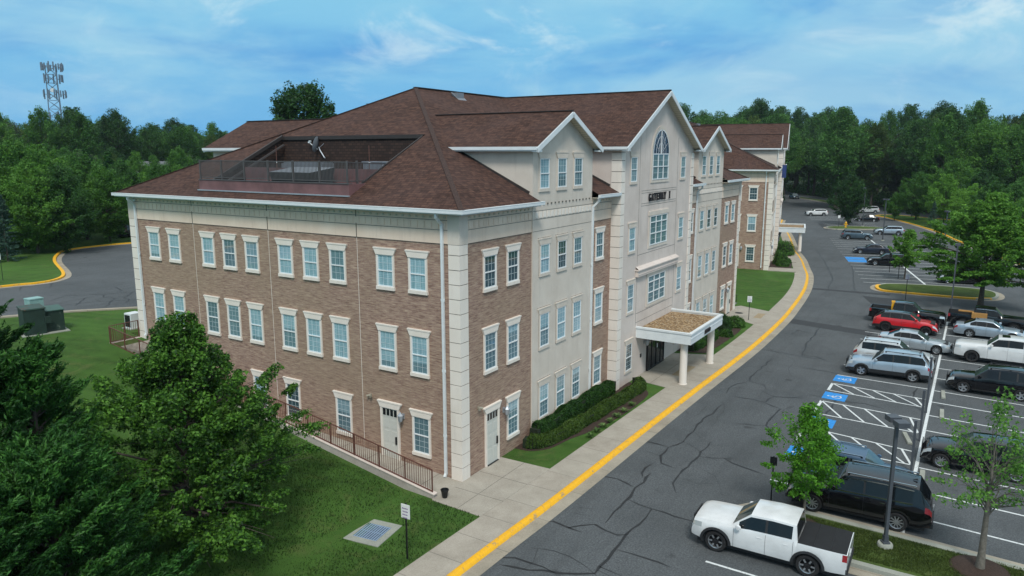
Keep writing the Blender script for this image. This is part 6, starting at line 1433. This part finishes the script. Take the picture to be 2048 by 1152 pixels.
# the woods: individual copies sharing a few crowns
def woods(h0, h1, d0, d1, n, group, label, sc=(.9, 1.15), z=-.3, zr=0, pr=None):
    k_ = 0; pl = []; tries = 0
    while k_ < n and tries < 6000:
        tries += 1; h = rw.uniform(h0, h1); dd = d0 + (d1 - d0) * rw.random() ** .9; x, y = at(h, dd)
        if any((x - a) ** 2 + (y - c_) ** 2 < (5.2 + .012 * dd) ** 2 for a, c_ in pl): continue
        pl.append((x, y)); cm, tm = rw.choice(pr or W); s_ = rw.uniform(*sc)
        tree('woodland_tree', (x, y, z + zr * (dd - d0) / (d1 - d0)), label, 'tree', cm, tm, group, rw.uniform(0, 6.28), (s_ * rw.uniform(.9, 1.15), s_ * rw.uniform(.9, 1.15), s_)); k_ += 1
woods(-7, 2.5, 212, 262, 46, 'trees of the wood right of the car park', 'woodland tree in the dense wood right of the car park', (.95, 1.25), -.3, 4)
woods(2.5, 8.5, 232, 290, 34, 'trees of the wood behind the car park', 'woodland tree in the dark wood behind the car park', (1.0, 1.25), -.3, 4)
woods(8.0, 12.5, 300, 340, 22, 'trees of the wood beyond the far road', 'woodland tree beyond the far road', (1.15, 1.4), 0, 3)
woods(12, 20, 225, 300, 30, 'trees of the wood behind the office buildings', 'woodland tree rising behind the roofs of the two buildings', (1.0, 1.3), 0, 3)
woods(50, 60, 235, 320, 44, 'trees of the wood behind the main roof', 'woodland tree in the low wood left of the main roof', (.72, .95), 4, 1)
woods(60, 70, 215, 300, 54, 'trees of the wood behind the telecom tower', 'woodland tree around the telecom tower', (.78, 1.04), 4, 1)
woods(50, 70, 165, 200, 26, 'trees between the houses', 'mid distance tree between the houses and the rear lawn', (.50, .66), 3.5, 0)
# far-off wood that reads as one mass
rg = np.random.default_rng(5); hh = R(1) * np.concatenate([rg.uniform(-14, 24, 26000), rg.uniform(46, 76, 22000)]); dd = rg.uniform(330, 430, len(hh)); x = -27.26 + dd * np.cos(hh); y = -20 + dd * np.sin(hh)
top_ = 14 + 8 * np.sin(hh * 37) * .5 + 5 * np.sin(hh * 91 + 1) * .5 + 4 * np.sin(hh * 211) * .5; z = rg.uniform(0, 1, len(hh)) ** .6 * (top_ + (dd - 330) * .03) + 2
tag(put(leaves(rg, np.stack([x, y, z], 1), 1.15, LM['wood'], 'distant_wood', asp=.8), 'distant_wood', None), 'far-off dark green wood closing the horizon behind the nearer trees', 'wood', kind='stuff')
# undergrowth along the wood edges
def scrub(name, pts, n, hmax, wd, mat, label, leaf=.22, z=-.2):
    rg = np.random.default_rng(len(name) + n); pts = np.array(pts, float); seg = rg.integers(0, len(pts) - 1, n); q = rg.uniform(0, 1, (n, 1)); c_ = pts[seg] * (1 - q) + pts[seg + 1] * q
    c_ = c_ + rg.normal(size=(n, 2)) * wd; lump = .55 + .45 * np.sin(c_[:, 0] * .9) * np.cos(c_[:, 1] * .7); zz = z + rg.uniform(0, 1, n) ** .7 * hmax * lump
    return tag(put(leaves(rg, np.column_stack([c_, zz]), leaf, mat, name), name, None), label, 'undergrowth', kind='stuff')
scrub('undergrowth', [(120, -33), (150, -32), (190, -34), (215, -12), (250, 14), (300, 44)], 26000, 5.0, 3.5, LM['wood'], 'dense undergrowth at the edge of the wood right of the car park', .34)
scrub('undergrowth', [(20, 92), (34, 98), (50, 96), (60, 90), (70, 80)], 20000, 5, 3.0, LM['wood'], 'dark undergrowth beneath the trees behind the rear lawn', .2, 3.9)
scrub('undergrowth', [(5, 84), (17, 82), (22, 84)], 3000, 1.6, .9, LM['wood'], 'low dark shrubs under the tree by the rear road', .14, 4.0)
# hedges along the front wall
def hedge(path, w_, h_, mat, label, n, leaf=.05, grp=None):
    path = cat(path, 6); rg = np.random.default_rng(int(abs(path[0][0] * 31 + path[0][1] * 7))); P_ = np.array(path); sg = np.linalg.norm(np.diff(P_, axis=0), axis=1); cum = np.concatenate([[0], np.cumsum(sg)])
    s_ = rg.uniform(0, cum[-1], n); i = np.clip(np.searchsorted(cum, s_) - 1, 0, len(sg) - 1); q = ((s_ - cum[i]) / sg[i])[:, None]; c_ = P_[i] * (1 - q) + P_[i + 1] * q; tg = (P_[i + 1] - P_[i]) / sg[i][:, None]; nn = np.column_stack([-tg[:, 1], tg[:, 0]])
    th = rg.uniform(-.15, math.pi + .15, n); ww = w_ * (1 + .10 * np.sin(s_ * 2.1) + .06 * np.sin(s_ * 5.3)); hh_ = h_ * (1 + .08 * np.sin(s_ * 1.7 + 1) + .05 * np.sin(s_ * 4.1))
    sx = np.sign(np.cos(th)) * np.abs(np.cos(th)) ** .55; sz = np.abs(np.sin(th)) ** .55; rr_ = 1 + rg.normal(size=n) * .035
    ed = np.minimum(s_, cum[-1] - s_); tap = np.clip(ed / .35, .3, 1) ** .5
    P3 = np.column_stack([c_ + nn * (sx * ww * tap * rr_)[:, None], sz * hh_ * tap * rr_ + .02]); out_ = np.column_stack([nn * sx[:, None], sz])
    t_ = empty('hedge', (0, 0, 0), 0, label, 'hedge', grp); put(leaves(rg, P3, leaf, mat, 'foliage', asp=.65, outd=out_), 'foliage', t_)
    b = MB(); b.strip(path, -w_ * .82, w_ * .82, .02, h_ * .86); b.build('twig_core', M['bark'] if 0 else M['hedgecore'], t_)
M['hedgecore'] = simple('dark_twiggy_core', (.010, .018, .006), 1, 0, .4, 9)
hedge([(6.1, -.50), (8, -.47), (10, -.46), (12, -.46), (14.5, -.48), (16.5, -.5)], .34, .92, LM['hedge'], 'upright dark green hedge under the stucco bay windows', 32000, .042)
hedge([(5.35, -.32), (5.55, -.85), (6.4, -1.28), (8.1, -1.52), (9.8, -1.62), (12.2, -1.75), (15, -1.88), (17, -1.98), (18.3, -1.85), (18.9, -1.2)], .33, .62, LM['box'], 'low clipped hedge curving round in front of the taller hedge', 42000, .04)
hedge([(29.4, -1.3), (31, -1.6), (33, -1.7), (35, -1.75)], .6, .85, LM['hedge'], 'clipped hedge just past the entrance canopy', 16000)
def bush(x, y, r, h_, mat, label, n=5000, z=0, grp=None, leaf=.055):
    rg = np.random.default_rng(int(x * 13 + y * 7) % 9999); d_ = unit(rg.normal(size=(n, 3))); d_[:, 2] = np.abs(d_[:, 2]); lump = 1 + .12 * np.sin(d_[:, 0] * 6 + x) * np.cos(d_[:, 1] * 5) + rg.normal(size=n) * .05
    P3 = d_ * lump[:, None] * np.array([r, r, h_]) * rg.uniform(.8, 1, (n, 1)); t_ = empty('bush', (x, y, z), 0, label, 'bush', grp); put(leaves(rg, P3, leaf, mat, 'foliage', outd=d_), 'foliage', t_)
    b = MB(); b.lathe([(r * .8, 0), (r * .82, h_ * .4), (r * .55, h_ * .72), (0, h_ * .82)], n=14); b.build('twig_core', M['hedgecore'], t_, smooth=True)
for x, y, r, h_, lb in ((37.2, -1.7, 1.0, 1.25, 'rounded dark bush beyond the canopy, third from the lawn sign'), (38.9, -1.3, 1.0, 1.3, 'rounded bush against the wall beyond the canopy'), (40.0, -2.3, .85, .95, 'rounded bush nearest the far side paving'), (35.9, -2.6, .6, .6, 'small low bush in the bed beyond the canopy')): bush(x, y, r, h_, LM['hedge'], lb)
a_ = .19; ca, sa = math.cos(a_), math.sin(a_)
for lx, ly, r, h_, lb in ((4.0, -1.8, .9, 1.0, 'low round bush at the near corner of the farther building'), (5.6, -1.5, 1.1, 1.9, 'taller rounded bush by the farther building corner'), (7.4, -2.2, .7, .8, 'small bush in the far planting bed'), (17, -1.8, 1.5, 2.2, 'bright bush near the farther canopy')):
    bush(75.4 + lx * ca - ly * sa, 3.1 + lx * sa + ly * ca, r, h_, LM['hedge' if r < 1.4 else 'wood2'], lb, 3000, .1, leaf=.09)
b = MB(); b.prism([(75.4 + lx * ca - ly * sa, 3.1 + lx * sa + ly * ca) for lx, ly in ((2.4, -.05), (2.4, -3.0), (8.5, -3.0), (8.5, -.05))], .0, .12); b.prism([(75.4 + lx * ca - ly * sa, 3.1 + lx * sa + ly * ca) for lx, ly in ((15, -.05), (15, -2.8), (19.5, -2.8), (19.5, -.05))], .0, .12); tag(b.build('planting_bed', M['mulch']), kind='structure')
b = MB(); b.prism([(75.4 + lx * ca - ly * sa, 3.1 + lx * sa + ly * ca) for lx, ly in ((-.6, -3.6), (2.35, -3.6), (2.35, -.0), (-.6, -.0))], -.1, .10); b.prism([(75.4 + lx * ca - ly * sa, 3.1 + lx * sa + ly * ca) for lx, ly in ((8.6, -3.6), (14.9, -3.6), (14.9, -.0), (8.6, -.0))], -.1, .10); tag(b.build('pavement', M['walk']), kind='structure')
# strappy plants at the edge of the front bed
def tuft(x, y, h_, label, seed):
    rg = np.random.default_rng(seed); n = 60; a = rg.uniform(0, 6.28, n); el = rg.uniform(.5, 1.2, n); d_ = np.stack([np.cos(a) * np.cos(el), np.sin(a) * np.cos(el), np.sin(el)], 1); sd = np.stack([-np.sin(a), np.cos(a), 0 * a], 1)
    p0 = np.zeros((n, 3)) + .02 * rg.normal(size=(n, 3)); L_ = h_ * rg.uniform(.7, 1.1, (n, 1)); mid = p0 + d_ * L_ * .6; tip = mid + (d_ * np.array([1.3, 1.3, .1])) * L_ * .4
    me = quads('strappy_plant', p0, mid - sd * .022, tip, mid + sd * .022, LM['lily']); o = put(me, 'strappy_plant', None, (x, y, .03)); tag(o, label, 'plant', 'strappy plants along the bed edge')
for i, (x, lb) in enumerate(((8.5, 'nearest'), (9.3, 'second'), (10.2, 'third'), (11.2, 'fourth'), (12.2, 'fifth'), (13.3, 'sixth'), (14.6, 'farthest'))): tuft(x, -2.85 + .02 * i, .42, lb + ' tuft of pale strappy leaves along the front bed edge', 40 + i)
# grass blades on the front lawns so the turf has depth close by
rg = np.random.default_rng(9); n = 60000; x = rg.uniform(-24, -.2, n); y = rg.uniform(-3.0, 14, n); ok = ~((x > -2.4) & (y > -3)) | ((x < -2.4)); ok &= ~((np.abs(x + 6) < 1.1) & (np.abs(y - .38) < 1.1)); x, y = x[ok], y[ok]
zg = np.array([hz(a, c_) for a, c_ in zip(x, y)]); zg = zg * 1.0; ok = y > np.array([lawn_in(q) + .05 for q in x]); x, y, zg = x[ok], y[ok], zg[ok]
gm = leafmat('grass_blades', (.018, .045, .010), (.050, .105, .022), (.13, .19, .05), .3, .55)
p0 = np.stack([x, y, zg], 1); a = rg.uniform(0, 6.28, len(x)); sd = np.stack([np.cos(a), np.sin(a), 0 * a], 1) * .02; hgt = np.stack([rg.normal(size=len(x)) * .02, rg.normal(size=len(x)) * .02, rg.uniform(.04, .09, len(x))], 1)
tag(put(quads('grass_blades', p0 - sd, p0 + sd, p0 + hgt + sd * .3, p0 + hgt - sd * .3, gm), 'grass_blades', None), 'short grass of the front lawn', 'grass', kind='stuff')

rg = np.random.default_rng(10); n = 42000; x = rg.uniform(2.75, 5.3, n); y = rg.uniform(-27, -12.9, n); ok = ((x - 4.4) ** 2 + (y + 21.55) ** 2 > .85); x, y = x[ok], y[ok]
pat = np.sin(x * 3.1 + y) * np.sin(y * 1.7 + 1) + rg.normal(size=len(x)) * .5; x, y = x[pat > -.75], y[pat > -.75]
gm2 = leafmat('island_grass_blades', (.035, .055, .012), (.075, .115, .025), (.15, .19, .06), .3, .8)
p0 = np.stack([x, y, x * 0 + .015], 1); a = rg.uniform(0, 6.28, len(x)); sd = np.stack([np.cos(a), np.sin(a), 0 * a], 1) * .016; hgt = np.stack([rg.normal(size=len(x)) * .02, rg.normal(size=len(x)) * .02, rg.uniform(.03, .09, len(x))], 1)
tag(put(quads('grass_blades', p0 - sd, p0 + sd, p0 + hgt + sd * .3, p0 + hgt - sd * .3, gm2), 'grass_blades', None), 'patchy grass on the near car park island', 'grass', kind='stuff')

# ---------------------------------------------------------------- air
b = MB(); b.box(-60, -140, -1.5, 460, 460, 62)
t = NT('thin_haze'); t.N.remove(t.p); v = t.n('ShaderNodeVolumePrincipled'); v.inputs['Color'].default_value = (.72, .86, .95, 1); v.inputs['Density'].default_value = .00012; v.inputs['Anisotropy'].default_value = .2
t.L.new(v.outputs[0], t.o.inputs['Volume']); tag(b.build('haze', t.m), kind='stuff')
